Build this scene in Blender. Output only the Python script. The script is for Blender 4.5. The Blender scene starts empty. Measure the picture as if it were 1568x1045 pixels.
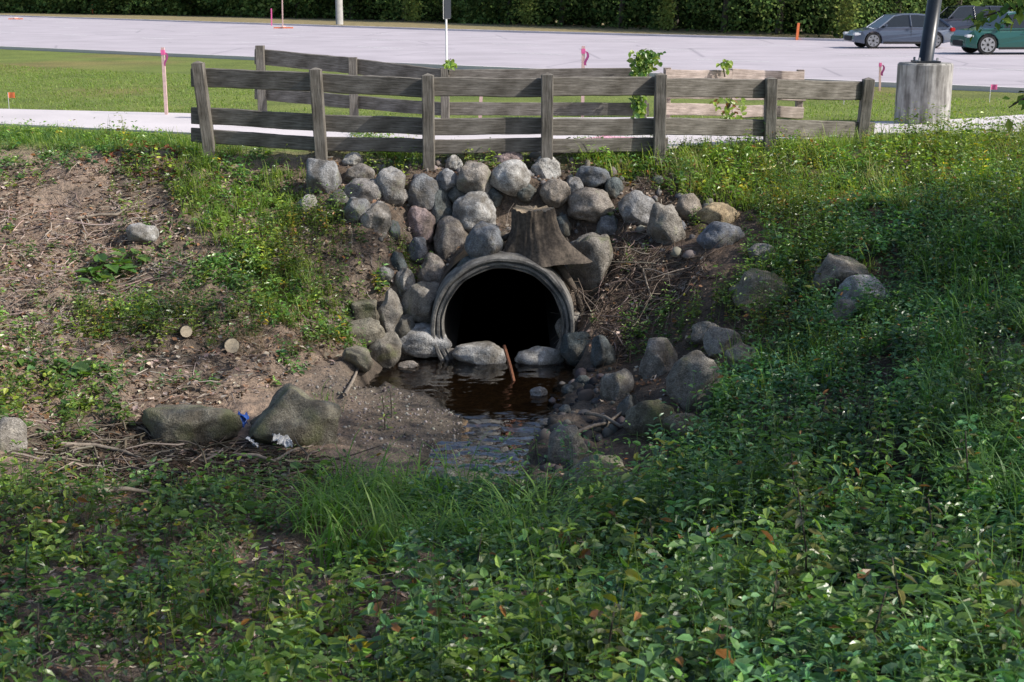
import bpy, bmesh, math, random
import numpy as np
from mathutils import Vector, Matrix, noise as mnoise
rng=np.random.default_rng(7); random.seed(7)
scene=bpy.context.scene
# ------------------------------------------------------------------ survey helpers
F=2178.0; PITCH=math.atan(532/2178.0); CZ=2.27
cp,sp=math.cos(PITCH),math.sin(PITCH)
def ray(px,py):
    a=(px-784)/F; b=(522.5-py)/F
    return a, cp+b*sp, -sp+b*cp
def at(px,py,Y):
    dx,dy,dz=ray(px,py); t=Y/dy
    return (dx*t,Y,CZ+dz*t)
def onz(px,py,z=0.0):
    dx,dy,dz=ray(px,py); t=(z-CZ)/dz
    return (dx*t,dy*t,z)
def ppm(Y,py):
    dx,dy,dz=ray(784,py); return F/(Y/dy)
def sstep(x): 
    x=np.clip(x,0,1); return x*x*(3-2*x)
def vnoise(x,y,s=1.0,seed=0):
    x=np.asarray(x,float)*s+seed*17.13; y=np.asarray(y,float)*s-seed*9.7
    xi=np.floor(x).astype(np.int64); yi=np.floor(y).astype(np.int64)
    fx=x-xi; fy=y-yi; fx=fx*fx*(3-2*fx); fy=fy*fy*(3-2*fy)
    def h(a,b):
        n=(a*374761393+b*668265263+seed*1442695)&0xffffffff
        n=((n^(n>>13))*1274126177)&0xffffffff
        return ((n^(n>>16))&0xffff)/65535.0
    return (h(xi,yi)*(1-fx)+h(xi+1,yi)*fx)*(1-fy)+(h(xi,yi+1)*(1-fx)+h(xi+1,yi+1)*fx)*fy
# ------------------------------------------------------------------ terrain function
WZ=-2.35
ctrl=[(0,230,22),(0,400,18),(0,550,15),(0,650,13.5),(300,300,20),(300,400,18.3),(300,520,16.5),(250,600,15),
(450,600,15.7),(450,530,16.8),(560,600,16.1),(150,480,17),(450,400,18.4),(450,300,20),(560,330,19.2),(700,330,19.2),(860,330,19.2),
(560,450,18.1),(640,440,18.4),(610,520,17.8),(900,470,18),(950,560,17),(960,450,18.2),(960,380,19),(1050,650,14),
(1100,520,16),(1100,400,18),(1100,300,20),(1300,500,15.5),(1300,400,17.2),(1300,300,19.5),(1568,300,18.5),(1568,400,16),
(1568,550,13),(1568,700,10.8),(1300,650,12.8),(1300,800,10.5),(1568,900,8),(1568,1045,6.3),(1000,760,12.5),(800,770,12.3),
(600,760,12.6),(400,700,13.5),(200,700,13.3),(0,700,12.8),(0,800,11),(400,800,11.2),(0,900,9.2),(400,900,9.4),(800,900,9.5),
(1200,900,9),(0,1045,7.2),(400,1045,7.4),(800,1045,7.4),(1200,1045,7.0)]
pts=[at(*c) for c in ctrl]
pts+=[(-5,21.3,-.05),(-3,20.9,-.05),(-1,20.7,-.12),(1,20.8,-.1),(3,21.3,-.05),(5,22,0),(8,23,0),(-9,22.5,0),
(0,4,-.6),(0,0,.65),(5,0,.8),(-5,0,.5),(-6,4,-.6),(6,4,-.3),(0,-5,.8),(-12,15,-1.3),(-12,8,-1.0),(13,15,-.3),(13,8,-.2),(-20,12,-1),(20,12,0),
(-20,22,0),(20,22,0),(-12,19,-.8),(13,19,-.1),(-9,12,-1.8)]
pts=np.array(pts)
def _solve(p):
    n=len(p); d=np.sqrt(((p[:,None,:2]-p[None,:,:2])**2).sum(-1)+.15)
    A=np.zeros((n+3,n+3)); A[:n,:n]=d-np.eye(n)*0.02; A[:n,n]=1; A[:n,n+1:n+3]=p[:,:2]; A[n,:n]=1; A[n+1:,:n]=p[:,:2].T
    return np.linalg.solve(A,np.concatenate([p[:,2],[0,0,0]]))
wts=_solve(pts)
pool_px=[(575,575),(600,553),(690,543),(690,520),(858,520),(862,545),(884,575),(862,620),(836,660),(815,700),(806,742),(655,742),(650,705),(662,683),(702,668),(708,640),(670,612),(640,600),(590,596),(550,606)]
pool=np.array([onz(px,py,WZ)[:2] for px,py in pool_px])
XC=-0.12; PZ=-1.92; PR=.93; PY=17.85
def inpoly(x,y,poly):
    x=np.asarray(x);y=np.asarray(y); ins=np.zeros(x.shape,bool); n=len(poly)
    for i in range(n):
        x1,y1=poly[i][:2]; x2,y2=poly[(i+1)%n][:2]
        if y1==y2: continue
        c=((y1>y)!=(y2>y))&(x<(x2-x1)*(y-y1)/(y2-y1)+x1); ins^=c
    return ins
def sdist(x,y,poly):
    d=np.full(x.shape,1e9); n=len(poly)
    for i in range(n):
        ax,ay=poly[i]; bx,by=poly[(i+1)%n]; ex,ey=bx-ax,by-ay
        t=np.clip(((x-ax)*ex+(y-ay)*ey)/(ex*ex+ey*ey+1e-9),0,1)
        d=np.minimum(d,np.hypot(x-ax-t*ex,y-ay-t*ey))
    return np.where(inpoly(x,y,poly),-d,d)
cx_=[-30,-9,-5,-3,-1,1,3,5,8,30]; cy_=[22.6,22.4,21.2,20.8,20.5,20.6,21.1,21.8,22.7,23]
def lawnf(x,y): return sstep((y-np.interp(x,cx_,cy_)+.2)/.7)
def T(x,y):
    x=np.atleast_1d(np.asarray(x,float)); y=np.atleast_1d(np.asarray(y,float)); sh=x.shape
    x=x.ravel(); y=y.ravel()
    xx=np.clip(x,-22,22); yy=np.clip(y,-6,24)
    z=np.zeros(x.shape)
    for s in range(0,len(x),20000):
        a=xx[s:s+20000]; b=yy[s:s+20000]
        d=np.sqrt((a[:,None]-pts[None,:,0])**2+(b[:,None]-pts[None,:,1])**2+.15)
        z[s:s+20000]=d@wts[:-3]+wts[-3]+wts[-2]*a+wts[-1]*b
    z=np.clip(z,-2.6,1.0)
    z+=(vnoise(x,y,1.6,1)-.5)*.20+(vnoise(x,y,4.5,2)-.5)*.11+(vnoise(x,y,11,3)-.5)*.055
    near=(x>-4)&(x<3)&(y>11)&(y<20)
    if near.any():
        sd=sdist(x[near],y[near],pool)+(vnoise(x[near],y[near],3,5)-.5)*.18+(vnoise(x[near],y[near],9,6)-.5)*.07
        zn=z[near]; zi=WZ-.02-np.clip(-sd,0,.6)*.2+(vnoise(x[near],y[near],8,7)-.5)*.05
        zo=np.maximum(zn,WZ+.0+.10*np.clip(sd,0,1.5)); zo=np.minimum(zo,WZ+.03+1.5*np.clip(sd,0,9))
        k=sstep((sd+.03)/.06)
        z[near]=zi*(1-k)+zo*k
    dx=np.abs(x-XC)
    front=(dx<.95)&(y<18.25)&(y>16.9)
    z=np.where(front,np.minimum(z,-2.44+np.clip(dx-.7,0,1)*1.2),z)
    cover=(dx<1.0)&(y>=18.25)
    z=np.where(cover,np.maximum(z,PZ+np.sqrt(np.maximum(PR*PR-dx*dx,.1))+.06),z)
    z=z*(1-lawnf(x,y))
    return z.reshape(sh)
_Y=np.concatenate([np.arange(4,24,.02),np.arange(24,300,.5)])
def hit(px,py):
    dx,dy,dz=ray(px,py); X=dx/dy*_Y; Z=CZ+dz/dy*_Y
    t=T(X,_Y); inw=(X>-2)&(X<1.2)&(_Y>13)&(_Y<18.2); t=np.where(inw,np.maximum(t,WZ),t); i=np.argmax(Z<=t)
    if not (Z<=t).any(): i=len(_Y)-1
    return (X[i],_Y[i],t[i])
# ------------------------------------------------------------------ material helpers
def newmat(name):
    m=bpy.data.materials.new(name); m.use_nodes=True; nt=m.node_tree; nt.nodes.clear()
    o=nt.nodes.new('ShaderNodeOutputMaterial'); return m,nt,o
def N(nt,t,**k):
    n=nt.nodes.new(t)
    for a,b in k.items(): setattr(n,a,b)
    return n
def ramp(nt,fac,stops):
    r=N(nt,'ShaderNodeValToRGB'); e=r.color_ramp.elements
    while len(e)<len(stops): e.new(.5)
    for i,(p,c) in enumerate(stops): e[i].position=p; e[i].color=(*c,1)
    nt.links.new(fac,r.inputs[0]); return r.outputs[0]
def noisetex(nt,scale,detail=6,rough=.6,vec=None,obj=True):
    n=N(nt,'ShaderNodeTexNoise'); n.inputs['Scale'].default_value=scale; n.inputs['Detail'].default_value=min(detail,4); n.inputs['Roughness'].default_value=rough
    if vec is None:
        tc=N(nt,'ShaderNodeTexCoord'); vec=tc.outputs['Object']
    nt.links.new(vec,n.inputs['Vector']); return n.outputs['Fac']
def mixc(nt,f,a,b,mode='MIX'):
    m=N(nt,'ShaderNodeMix',data_type='RGBA',blend_type=mode)
    for i,v in ((0,f),(6,a),(7,b)):
        if hasattr(v,'links') or hasattr(v,'is_linked'): nt.links.new(v,m.inputs[i])
        else: m.inputs[i].default_value=v if i==0 else (*v,1)
    return m.outputs[2]
def bump(nt,h,st,dist=.02):
    b=N(nt,'ShaderNodeBump'); b.inputs['Distance'].default_value=dist
    if hasattr(st,'is_linked'): nt.links.new(st,b.inputs['Strength'])
    else: b.inputs['Strength'].default_value=st
    nt.links.new(h,b.inputs['Height']); return b.outputs[0]
def pbsdf(nt,o,col,rough=.7,nrm=None,spec=.5,metal=0):
    p=N(nt,'ShaderNodeBsdfPrincipled')
    if hasattr(col,'is_linked'): nt.links.new(col,p.inputs['Base Color'])
    else: p.inputs['Base Color'].default_value=(*col,1)
    if hasattr(rough,'is_linked'): nt.links.new(rough,p.inputs['Roughness'])
    else: p.inputs['Roughness'].default_value=rough
    p.inputs['Specular IOR Level'].default_value=spec; p.inputs['Metallic'].default_value=metal
    if nrm is not None: nt.links.new(nrm,p.inputs['Normal'])
    if o is not None: nt.links.new(p.outputs[0],o.inputs[0])
    return p
def simple(name,c,rough=.6,sc=20,var=.25,bs=.3,metal=0,spec=.5):
    m,nt,o=newmat(name); n=noisetex(nt,sc)
    c2=tuple(max(0,x*(1-var)) for x in c); c3=tuple(min(1,x*(1+var)) for x in c)
    pbsdf(nt,o,ramp(nt,n,[(.3,c2),(.7,c3)]),rough,bump(nt,n,bs,.01),spec,metal); return m
def foliage(name,trans=.3,rough=.4,spec=.5):
    m,nt,o=newmat(name); a=N(nt,'ShaderNodeAttribute',attribute_name='Col')
    p=pbsdf(nt,None,a.outputs['Color'],rough,None,spec); t=N(nt,'ShaderNodeBsdfTranslucent')
    sc=mixc(nt,1.0,a.outputs['Color'],(1.8,2.0,.7),'MULTIPLY'); nt.links.new(sc,t.inputs[0])
    mx=N(nt,'ShaderNodeMixShader'); mx.inputs[0].default_value=trans
    nt.links.new(p.outputs[0],mx.inputs[1]); nt.links.new(t.outputs[0],mx.inputs[2]); nt.links.new(mx.outputs[0],o.inputs[0]); return m
def attrmat(name,rough=.85):
    m,nt,o=newmat(name); a=N(nt,'ShaderNodeAttribute',attribute_name='Col')
    p=N(nt,'ShaderNodeBsdfDiffuse'); nt.links.new(a.outputs['Color'],p.inputs[0]); nt.links.new(p.outputs[0],o.inputs[0]); return m
M_leaf=foliage('weed_leaf',.28,.34,.65); M_grass=foliage('grass_blade',.35,.5,.4); M_tree=attrmat('tree_leaf',.6)
M_litter=attrmat('dead_leaf'); M_twig=attrmat('twig_bark')
# ------------------------------------------------------------------ mesh helpers
def link(ob): scene.collection.objects.link(ob); return ob
def build(name,V,Fc,C=None,mat=None,smooth=False,parent=None):
    V=np.asarray(V,np.float32).reshape(-1,3); Fc=np.asarray(Fc,np.int32); k=Fc.shape[1]
    me=bpy.data.meshes.new(name); me.vertices.add(len(V)); me.vertices.foreach_set('co',V.ravel())
    me.loops.add(Fc.size); me.loops.foreach_set('vertex_index',Fc.ravel()); me.polygons.add(len(Fc))
    me.polygons.foreach_set('loop_start',np.arange(0,Fc.size,k,dtype=np.int32))
    me.update(calc_edges=True); me.validate()
    me.polygons.foreach_set('use_smooth',np.full(len(me.polygons),smooth))
    if C is not None:
        at_=me.color_attributes.new('Col','FLOAT_COLOR','POINT')
        rgba=np.ones((len(V),4),np.float32); rgba[:,:3]=C; at_.data.foreach_set('color',rgba.ravel())
    if mat: me.materials.append(mat)
    ob=link(bpy.data.objects.new(name,me))
    if parent: ob.parent=parent
    return ob
def empty(name,loc=(0,0,0)):
    e=bpy.data.objects.new(name,None); e.location=loc; e.empty_display_size=.2; return link(e)
def nrm(a): return a/np.maximum(np.linalg.norm(a,axis=-1,keepdims=True),1e-9)
LT=np.array([(0,0,0),(-.45,.22,.07),(-.40,.6,.04),(0,1,-.16),(.40,.6,.04),(.45,.22,.07),(0,.42,-.06)])
LF=np.array([(6,0,1),(6,1,2),(6,2,3),(6,3,4),(6,4,5),(6,5,0)])
DT=np.array([(0,0,0),(-.5,.45,.06),(0,1,-.08),(.5,.45,.06)]); DF=np.array([(0,1,2),(0,2,3)])
LSH=np.array([.8,1.08,1.08,.95,1.08,1.08,.78])
class Acc:
    def __init__(s,tmpl=0): s.T,s.F=((LT,LF) if tmpl==0 else (DT,DF)); s.V=[];s.C=[];s.n=0
    def add(s,P,D,Nn,L,W,C):
        D=nrm(D); S=nrm(np.cross(D,Nn)); U=np.cross(S,D); L=np.asarray(L)[:,None,None]; W=np.asarray(W)[:,None,None]
        t=s.T[None]; V=P[:,None,:]+t[...,0:1]*W*S[:,None]+t[...,1:2]*L*D[:,None]+t[...,2:3]*L*U[:,None]
        s.V.append(V.reshape(-1,3)); cc=np.repeat(C,len(s.T),axis=0)
        if len(s.T)==7: cc=cc*np.tile(LSH,len(C))[:,None]
        s.C.append(cc); s.n+=len(P)
    def make(s,name,mat,parent=None,smooth=False):
        k=len(s.T); Fc=(np.arange(s.n)[:,None,None]*k+s.F[None]).reshape(-1,3)
        return build(name,np.concatenate(s.V),Fc,np.concatenate(s.C),mat,smooth,parent)
class Blades:
    def __init__(s): s.V=[];s.C=[];s.n=0
    def add(s,P,az,L,W,curve,C,taper=1.0):
        n=len(P); t=np.linspace(0,1,5)[None,:,None]; out=np.stack([np.cos(az),np.sin(az),0*az],-1)[:,None]
        side=np.stack([-np.sin(az),np.cos(az),0*az],-1)[:,None]
        L=np.asarray(L)[:,None,None]; c=np.asarray(curve)[:,None,None]; W=np.asarray(W)[:,None,None]
        up=np.array([0,0,1.])[None,None]
        ctr=P[:,None]+out*(c*t*t*L*.8+.12*c*t*L)+up*(L*(t-.45*c*t*t*t))
        w=W*(1-taper*t**1.5*.93)*.5
        V=np.stack([ctr-side*w,ctr+side*w],2)
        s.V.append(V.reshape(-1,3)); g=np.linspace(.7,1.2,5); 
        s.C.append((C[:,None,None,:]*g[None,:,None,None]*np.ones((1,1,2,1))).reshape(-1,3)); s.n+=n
    def make(s,name,mat,parent=None):
        b=np.array([(2*i,2*i+1,2*i+3,2*i+2) for i in range(4)]); Fc=(np.arange(s.n)[:,None,None]*10+b[None]).reshape(-1,4)
        return build(name,np.concatenate(s.V),Fc,np.concatenate(s.C),mat,True,parent)
class Sticks:
    def __init__(s): s.V=[];s.C=[];s.n=0
    def add(s,P,D,L,R,C,wob=.12):
        n=len(P); D=nrm(D); ref=np.where(np.abs(D[:,2:3])>.9,np.array([[1.,0,0]]),np.array([[0,0,1.]]))
        S=nrm(np.cross(D,ref)); U=np.cross(S,D); t=np.linspace(0,1,4)
        L=np.asarray(L)[:,None]; ctr=P[:,None]+D[:,None]*(t[None,:]*L)[...,None]
        w=rng.normal(0,wob,(n,4,2))*L[...,None]*.5; w[:,0]=0
        ctr=ctr+S[:,None]*w[...,0:1]+U[:,None]*w[...,1:2]*.6
        R=(np.asarray(R)[:,None]*(1-.6*t)[None])[...,None,None]
        a=np.arange(4)*math.pi/2; ring=S[:,None,None]*np.cos(a)[None,None,:,None]+U[:,None,None]*np.sin(a)[None,None,:,None]
        V=ctr[:,:,None]+ring*R; s.V.append(V.reshape(-1,3)); s.C.append(np.repeat(C,16,axis=0)); s.n+=n
    def make(s,name,mat,parent=None):
        b=np.array([(4*i+j,4*i+(j+1)%4,4*i+4+(j+1)%4,4*i+4+j) for i in range(3) for j in range(4)])
        Fc=(np.arange(s.n)[:,None,None]*16+b[None]).reshape(-1,4)
        return build(name,np.concatenate(s.V),Fc,np.concatenate(s.C),mat,True,parent)
def zone(pxs): return np.array([hit(*p)[:2] for p in pxs])
CLEAR=[]   # stones kept free of plants: (x,y,r)
def scatter(poly,dens,patch=0,pscale=1.0,seed=0,clear=True):
    lo=poly.min(0); hi=poly.max(0); A=np.prod(hi-lo); n=int(A*dens)
    x=rng.uniform(lo[0],hi[0],n); y=rng.uniform(lo[1],hi[1],n); k=inpoly(x,y,poly)
    if patch>0: k&=(vnoise(x,y,pscale,seed+20)*.65+vnoise(x,y,pscale*3.1,seed+21)*.35)>patch*rng.uniform(.8,1.2,n)
    x=x[k];y=y[k]
    sd=np.ones(len(x))
    m=(x>-4)&(x<3)&(y>11)&(y<20)
    if m.any(): sd[m]=sdist(x[m],y[m],pool)
    k=(sd>.1)&~((np.abs(x-XC)<.95)&(y>16.8)&(y<18.5))
    if clear:
        for cx,cy,r in CLEAR: k&=((x-cx)**2+((y-cy)*np.where(y<cy,.75,1))**2)>r*r
    x=x[k];y=y[k]
    return np.stack([x,y,T(x,y)],-1)
def pal(n,cols,var=.2):
    c=np.array(cols)[rng.integers(0,len(cols),n)]; return c*rng.uniform(1-var,1+var,(n,1))*rng.uniform(.93,1.07,(n,3))
G1=[(.095,.185,.04),(.125,.225,.045),(.08,.165,.05),(.15,.26,.055),(.11,.195,.055)]
G2=[(.21,.30,.06),(.27,.36,.065),(.17,.27,.05)]
GB=[(.085,.18,.07),(.115,.22,.09),(.075,.155,.075),(.10,.23,.085)]
BR=[(.20,.125,.085),(.28,.21,.16),(.11,.08,.065),(.42,.36,.30),(.26,.15,.09),(.32,.26,.22)]
def weeds(acc,st,B,H,K,LL,ratio,cols,droop=0.0,aut=.015):
    n=len(B)
    if n==0: return
    pn=vnoise(B[:,0],B[:,1],.9,51); pn2=vnoise(B[:,0],B[:,1],1.7,52)
    H=rng.uniform(H[0],H[1],n)*(.4+1.3*pn); a0=rng.uniform(0,6.28,n); lean=rng.normal(0,.3,(n,2))*H[:,None]
    pc=pal(n,cols,.3)*(.65+.7*pn2)[:,None]*np.stack([.8+.4*pn,np.ones(n),1.25-.5*pn],-1); sz=(LL[0]+(LL[1]-LL[0])*rng.uniform(0,1,n)**1.5)*(.75+.5*pn2)
    yl=rng.uniform(0,1,n)<aut*1.5; pc[yl]=pc[yl]*np.array([2.2,1.25,.6])
    st.add(B-np.array([0,0,.02]),rng.uniform(0,6.28,n),H*1.0,np.full(n,.006),np.full(n,.15),pc*.8,.5)
    for k in range(K):
        f=(k+.6)/K
        for s in (0,1):
            a=a0+k*1.57+s*3.14+rng.normal(0,.35,n); p=rng.uniform(-.5,.45,n)-droop+.35*(f>.8)
            D=np.stack([np.cos(a)*np.cos(p),np.sin(a)*np.cos(p),np.sin(p)],-1)
            P=B+np.concatenate([lean*f*f,(H*f)[:,None]],1)+D*.012
            Nn=np.array([0,0,1.])+rng.normal(0,.42,(n,3))
            L=sz*(1.15-.6*f)*rng.uniform(.65,1.2,n)
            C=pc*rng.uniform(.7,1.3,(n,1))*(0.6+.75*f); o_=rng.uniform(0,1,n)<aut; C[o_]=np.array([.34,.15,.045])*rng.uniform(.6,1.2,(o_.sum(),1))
            acc.add(P,D,Nn,L,L*ratio*rng.uniform(.85,1.15),C)
def tufts(bl,B,nb,L,W,cols,spread=.06,curve=(.2,1.1)):
    n=len(B)
    if n==0: return
    P=np.repeat(B,nb,0)+np.concatenate([rng.normal(0,spread,(n*nb,2)),np.full((n*nb,1),-.02)],1)
    m=n*nb; sc_=np.repeat(rng.uniform(.6,1.25,n),nb)
    bl.add(P,rng.uniform(0,6.28,m),rng.uniform(L[0],L[1],m)*sc_,rng.uniform(W[0],W[1],m),rng.uniform(curve[0],curve[1],m),np.repeat(pal(n,cols),nb,0)*rng.uniform(.8,1.2,(m,1)))
# ------------------------------------------------------------------ GROUND
def grow(start,end,r0,ratio):
    out=[];v=start;s=r0
    while abs(v)<abs(end): 
        s*=ratio; v+=s if end>start else -s; out.append(v)
    return out
gx=np.concatenate([np.array(grow(-9.5,-1500,.08,1.12))[::-1],np.arange(-9.5,9.5,.06),grow(9.5,1500,.08,1.12)])
gy=np.concatenate([np.array(grow(4,-1500,.12,1.15))[::-1],np.arange(4,23.5,.055),grow(23.5,2500,.07,1.10)])
GX,GY=np.meshgrid(gx,gy); GZ=T(GX,GY)
nx,ny=len(gx),len(gy); V=np.stack([GX,GY,GZ],-1).reshape(-1,3)
i=np.arange(ny-1)[:,None]*nx+np.arange(nx-1)[None]; Fc=np.stack([i,i+1,i+1+nx,i+nx],-1).reshape(-1,4)
fz=V[Fc][:,:,2]; fc=V[Fc].mean(1)
bad=(np.abs(fc[:,0]-XC)<.86)&(fc[:,1]>17.8)&(fc[:,1]<18.6)&((fz.max(1)-fz.min(1))>.45)
Fc=Fc[~bad]
lf=lawnf(V[:,0],V[:,1])[:,None]
dirt=np.array([.29,.225,.195]); dark=np.array([.075,.06,.05]); sand=np.array([.22,.19,.172]); lawn=np.array([.20,.26,.075])
n1=(vnoise(V[:,0],V[:,1],.8,9)*.6+vnoise(V[:,0],V[:,1],3,10)*.4)[:,None]
col=dirt*n1**.7*1.3+dark*(1-n1)*.9
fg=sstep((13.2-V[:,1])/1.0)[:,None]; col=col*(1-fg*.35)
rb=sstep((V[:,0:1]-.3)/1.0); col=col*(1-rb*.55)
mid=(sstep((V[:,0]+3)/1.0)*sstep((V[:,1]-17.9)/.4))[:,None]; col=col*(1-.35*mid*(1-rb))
def soft(poly,w): return np.clip(.5-sdist(V[:,0],V[:,1],poly)/w,0,1)[:,None]
DB=[(60,660),(230,650),(300,680),(470,700),(500,730),(300,760),(80,730)]
CB=[(880,370),(960,360),(1090,390),(1070,450),(980,500),(960,560),(880,520),(890,440)]
col=col*(1-.6*soft(zone(DB),.5))
m=(V[:,0]>-4)&(V[:,0]<3)&(V[:,1]>11)&(V[:,1]<20); sdv=np.full(len(V),9.); sdv[m]=sdist(V[m,0],V[m,1],pool)
near=np.clip(1-sdv/1.3,0,1)[:,None]*(1-rb); col=col*(1-near)+sand*near*.72
wet=np.clip(1-np.abs(sdv)/.15,0,1)[:,None]*(sdv<9)[:,None]; col=col*(1-.55*wet)
bed=(sdv<-.05)[:,None]; col=np.where(bed,np.array([.20,.14,.09]),col)
dryp=np.clip((vnoise(V[:,0],V[:,1],.35,33)-.5)*3,0,1)[:,None]*sstep((V[:,1:2]-27)/10)
col=col*(1-lf)+(lawn*(1-dryp*.6)+np.array([.30,.23,.12])*dryp*.6)*(.85+.3*n1)*lf
m,nt,o=newmat('ground_soil'); a=N(nt,'ShaderNodeAttribute',attribute_name='Col')
nn=noisetex(nt,14,4,.7); n2=noisetex(nt,.6,3,.6); n3=noisetex(nt,70,3,.7)
c=mixc(nt,.7,a.outputs['Color'],ramp(nt,nn,[(.3,(.35,.33,.32)),(.5,(.9,.9,.9)),(.72,(1.5,1.4,1.3))]),'MULTIPLY')
c=mixc(nt,.6,c,ramp(nt,n2,[(.35,(.7,.72,.6)),(.65,(1.25,1.15,.95))]),'MULTIPLY')
c=mixc(nt,.6,c,ramp(nt,n3,[(.35,(.5,.5,.5)),(.65,(1.3,1.3,1.3))]),'MULTIPLY')
pbsdf(nt,o,c,.9,bump(nt,nn,.9,.06),.2)
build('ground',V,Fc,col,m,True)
# ------------------------------------------------------------------ sheets: road, sidewalk
def sheet(name,poly,zt,zb,mat):
    bm=bmesh.new(); vs=[bm.verts.new((p[0],p[1],zt)) for p in poly]; f=bm.faces.new(vs)
    if zb is not None:
        r=bmesh.ops.extrude_face_region(bm,geom=[f]); 
        for g in r['geom']:
            if isinstance(g,bmesh.types.BMVert): g.co.z=zb
        bmesh.ops.recalc_face_normals(bm,faces=bm.faces)
    else:
        bm.normal_update()
        if f.normal.z<0: f.normal_flip()
    me=bpy.data.meshes.new(name); bm.to_mesh(me); bm.free(); me.materials.append(mat); return link(bpy.data.objects.new(name,me))
def concrete(name,c,crack=True):
    m,nt,o=newmat(name); n=noisetex(nt,.35,6,.6); n2=noisetex(nt,25,5,.7)
    v=ramp(nt,n,[(.3,tuple(x*.85 for x in c)),(.7,tuple(x*1.08 for x in c))])
    v=mixc(nt,.5,v,ramp(nt,n2,[(.3,(.8,.8,.8)),(.7,(1.1,1.1,1.1))]),'MULTIPLY')
    if crack:
        vo=N(nt,'ShaderNodeTexVoronoi',feature='DISTANCE_TO_EDGE'); vo.inputs['Scale'].default_value=.13
        tc=N(nt,'ShaderNodeTexCoord'); nt.links.new(tc.outputs['Object'],vo.inputs['Vector'])
        v=mixc(nt,1.0,v,ramp(nt,vo.outputs['Distance'],[(0,(.7,.7,.72)),(.01,(1,1,1))]),'MULTIPLY')
    pbsdf(nt,o,v,.8,bump(nt,n2,.15,.01),.3); return m
M_road=concrete('road_concrete',(.52,.475,.52)); M_walk=concrete('sidewalk_concrete',(.70,.65,.67),False)
near=[(-1200,40),(-400,58),(0,75),(300,88),(800,110),(1200,126),(1568,142),(2200,165),(3500,200)]
far=[(-1200,5),(-400,14),(0,25),(700,48),(1300,64),(1420,62),(1568,46),(2200,42),(3500,40)]
road=[onz(*p) for p in near]+[onz(*p) for p in far[::-1]]
sheet('road',road,.012,None,M_road)
M_dry=simple('dry_grass',(.26,.21,.10),.9,2.0,.5,.4)
hedge_px=[(-400,10),(0,20),(300,25),(500,30),(700,36),(1000,47),(1300,60),(1440,60),(1568,36),(2000,34)]
sheet('grass_verge',[onz(*p) for p in far[:6]]+[onz(*p) for p in [(1440,40),(1000,20),(500,4),(0,2),(-400,0)]],.008,None,M_dry)
def strip(name,line,w,zt,zb,mat,off=0):
    L=np.array([l[:2] for l in line]); d=nrm(np.gradient(L,axis=0)); nn_=np.stack([-d[:,1],d[:,0]],-1)
    A=L+nn_*(off); B=L+nn_*(off+w); return sheet(name,list(A)+list(B[::-1]),zt,zb,mat)
strip('kerb',[onz(*p) for p in near],-.2,.12,-.1,M_walk)
strip('kerb',[onz(*p) for p in far[:6]],.25,.12,-.1,M_walk)
M_white=simple('road_paint',(.8,.8,.8),.6,8,.1,.1)
bm=bmesh.new()
for t in (.3,.52,.75):
    A=np.array([onz(*p)[:2] for p in near[1:8]]); Bf=np.array([np.array(onz(np.interp(i/6,[0,1],[-400,1800]),np.interp(np.interp(i/6,[0,1],[-400,1800]),[-400,0,700,1300,1568],[14,25,48,64,69]))[:2]) for i in range(7)])
    Ln=A*(1-t)+Bf*t; s=np.concatenate([[0],np.cumsum(np.hypot(*np.diff(Ln,axis=0).T))])
    q=0
    while q<s[-1]-3:
        p0=np.array([np.interp(q,s,Ln[:,0]),np.interp(q,s,Ln[:,1])]); p1=np.array([np.interp(q+3,s,Ln[:,0]),np.interp(q+3,s,Ln[:,1])])
        d=(p1-p0)/np.linalg.norm(p1-p0); w=np.array([-d[1],d[0]])*.08
        bm.faces.new([bm.verts.new((*(v),.017)) for v in (p0-w,p1-w,p1+w,p0+w)]); q+=9
me=bpy.data.meshes.new('lane_markings'); bm.to_mesh(me); bm.free(); me.materials.append(M_white); link(bpy.data.objects.new('lane_markings',me))
wn=[(-900,188),(-300,195),(0,192),(290,206),(470,226),(640,230),(1020,228),(1340,206),(1568,211),(2300,222)]
wf=[(-900,163),(-300,166),(0,169),(290,176),(700,184),(1000,182),(1300,190),(1450,186),(1568,178),(2300,172)]
sheet('sidewalk',[onz(*p) for p in wn]+[onz(*p) for p in wf[::-1]],.03,-.35,M_walk)
# ------------------------------------------------------------------ WATER + PIPE
m,nt,o=newmat('stream_water'); fr=N(nt,'ShaderNodeFresnel'); fr.inputs[0].default_value=1.45
tc=N(nt,'ShaderNodeTexCoord'); sx=N(nt,'ShaderNodeSeparateXYZ'); nt.links.new(tc.outputs['Object'],sx.inputs[0])
nz=noisetex(nt,3.2,1,.5); nz2=noisetex(nt,18,2,.5)
mm=N(nt,'ShaderNodeMath',operation='MULTIPLY_ADD'); nt.links.new(nz2,mm.inputs[0]); mm.inputs[1].default_value=.07; nt.links.new(nz,mm.inputs[2])
mr=N(nt,'ShaderNodeMapRange'); nt.links.new(sx.outputs[1],mr.inputs[0]); mr.inputs[1].default_value=14.9; mr.inputs[2].default_value=15.7; mr.inputs[3].default_value=1.0; mr.inputs[4].default_value=.14
bp=bump(nt,mm.outputs[0],mr.outputs[0],.22); nt.links.new(bp,fr.inputs['Normal'])
mb=N(nt,'ShaderNodeMapRange'); nt.links.new(sx.outputs[1],mb.inputs[0]); mb.inputs[1].default_value=14.9; mb.inputs[2].default_value=15.8; mb.inputs[3].default_value=4.0; mb.inputs[4].default_value=1.0  # mirror share raised at the pool's near end to paint in bright sky reflection
mf=N(nt,'ShaderNodeMath',operation='MULTIPLY',use_clamp=True); nt.links.new(fr.outputs[0],mf.inputs[0]); nt.links.new(mb.outputs[0],mf.inputs[1])
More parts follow.
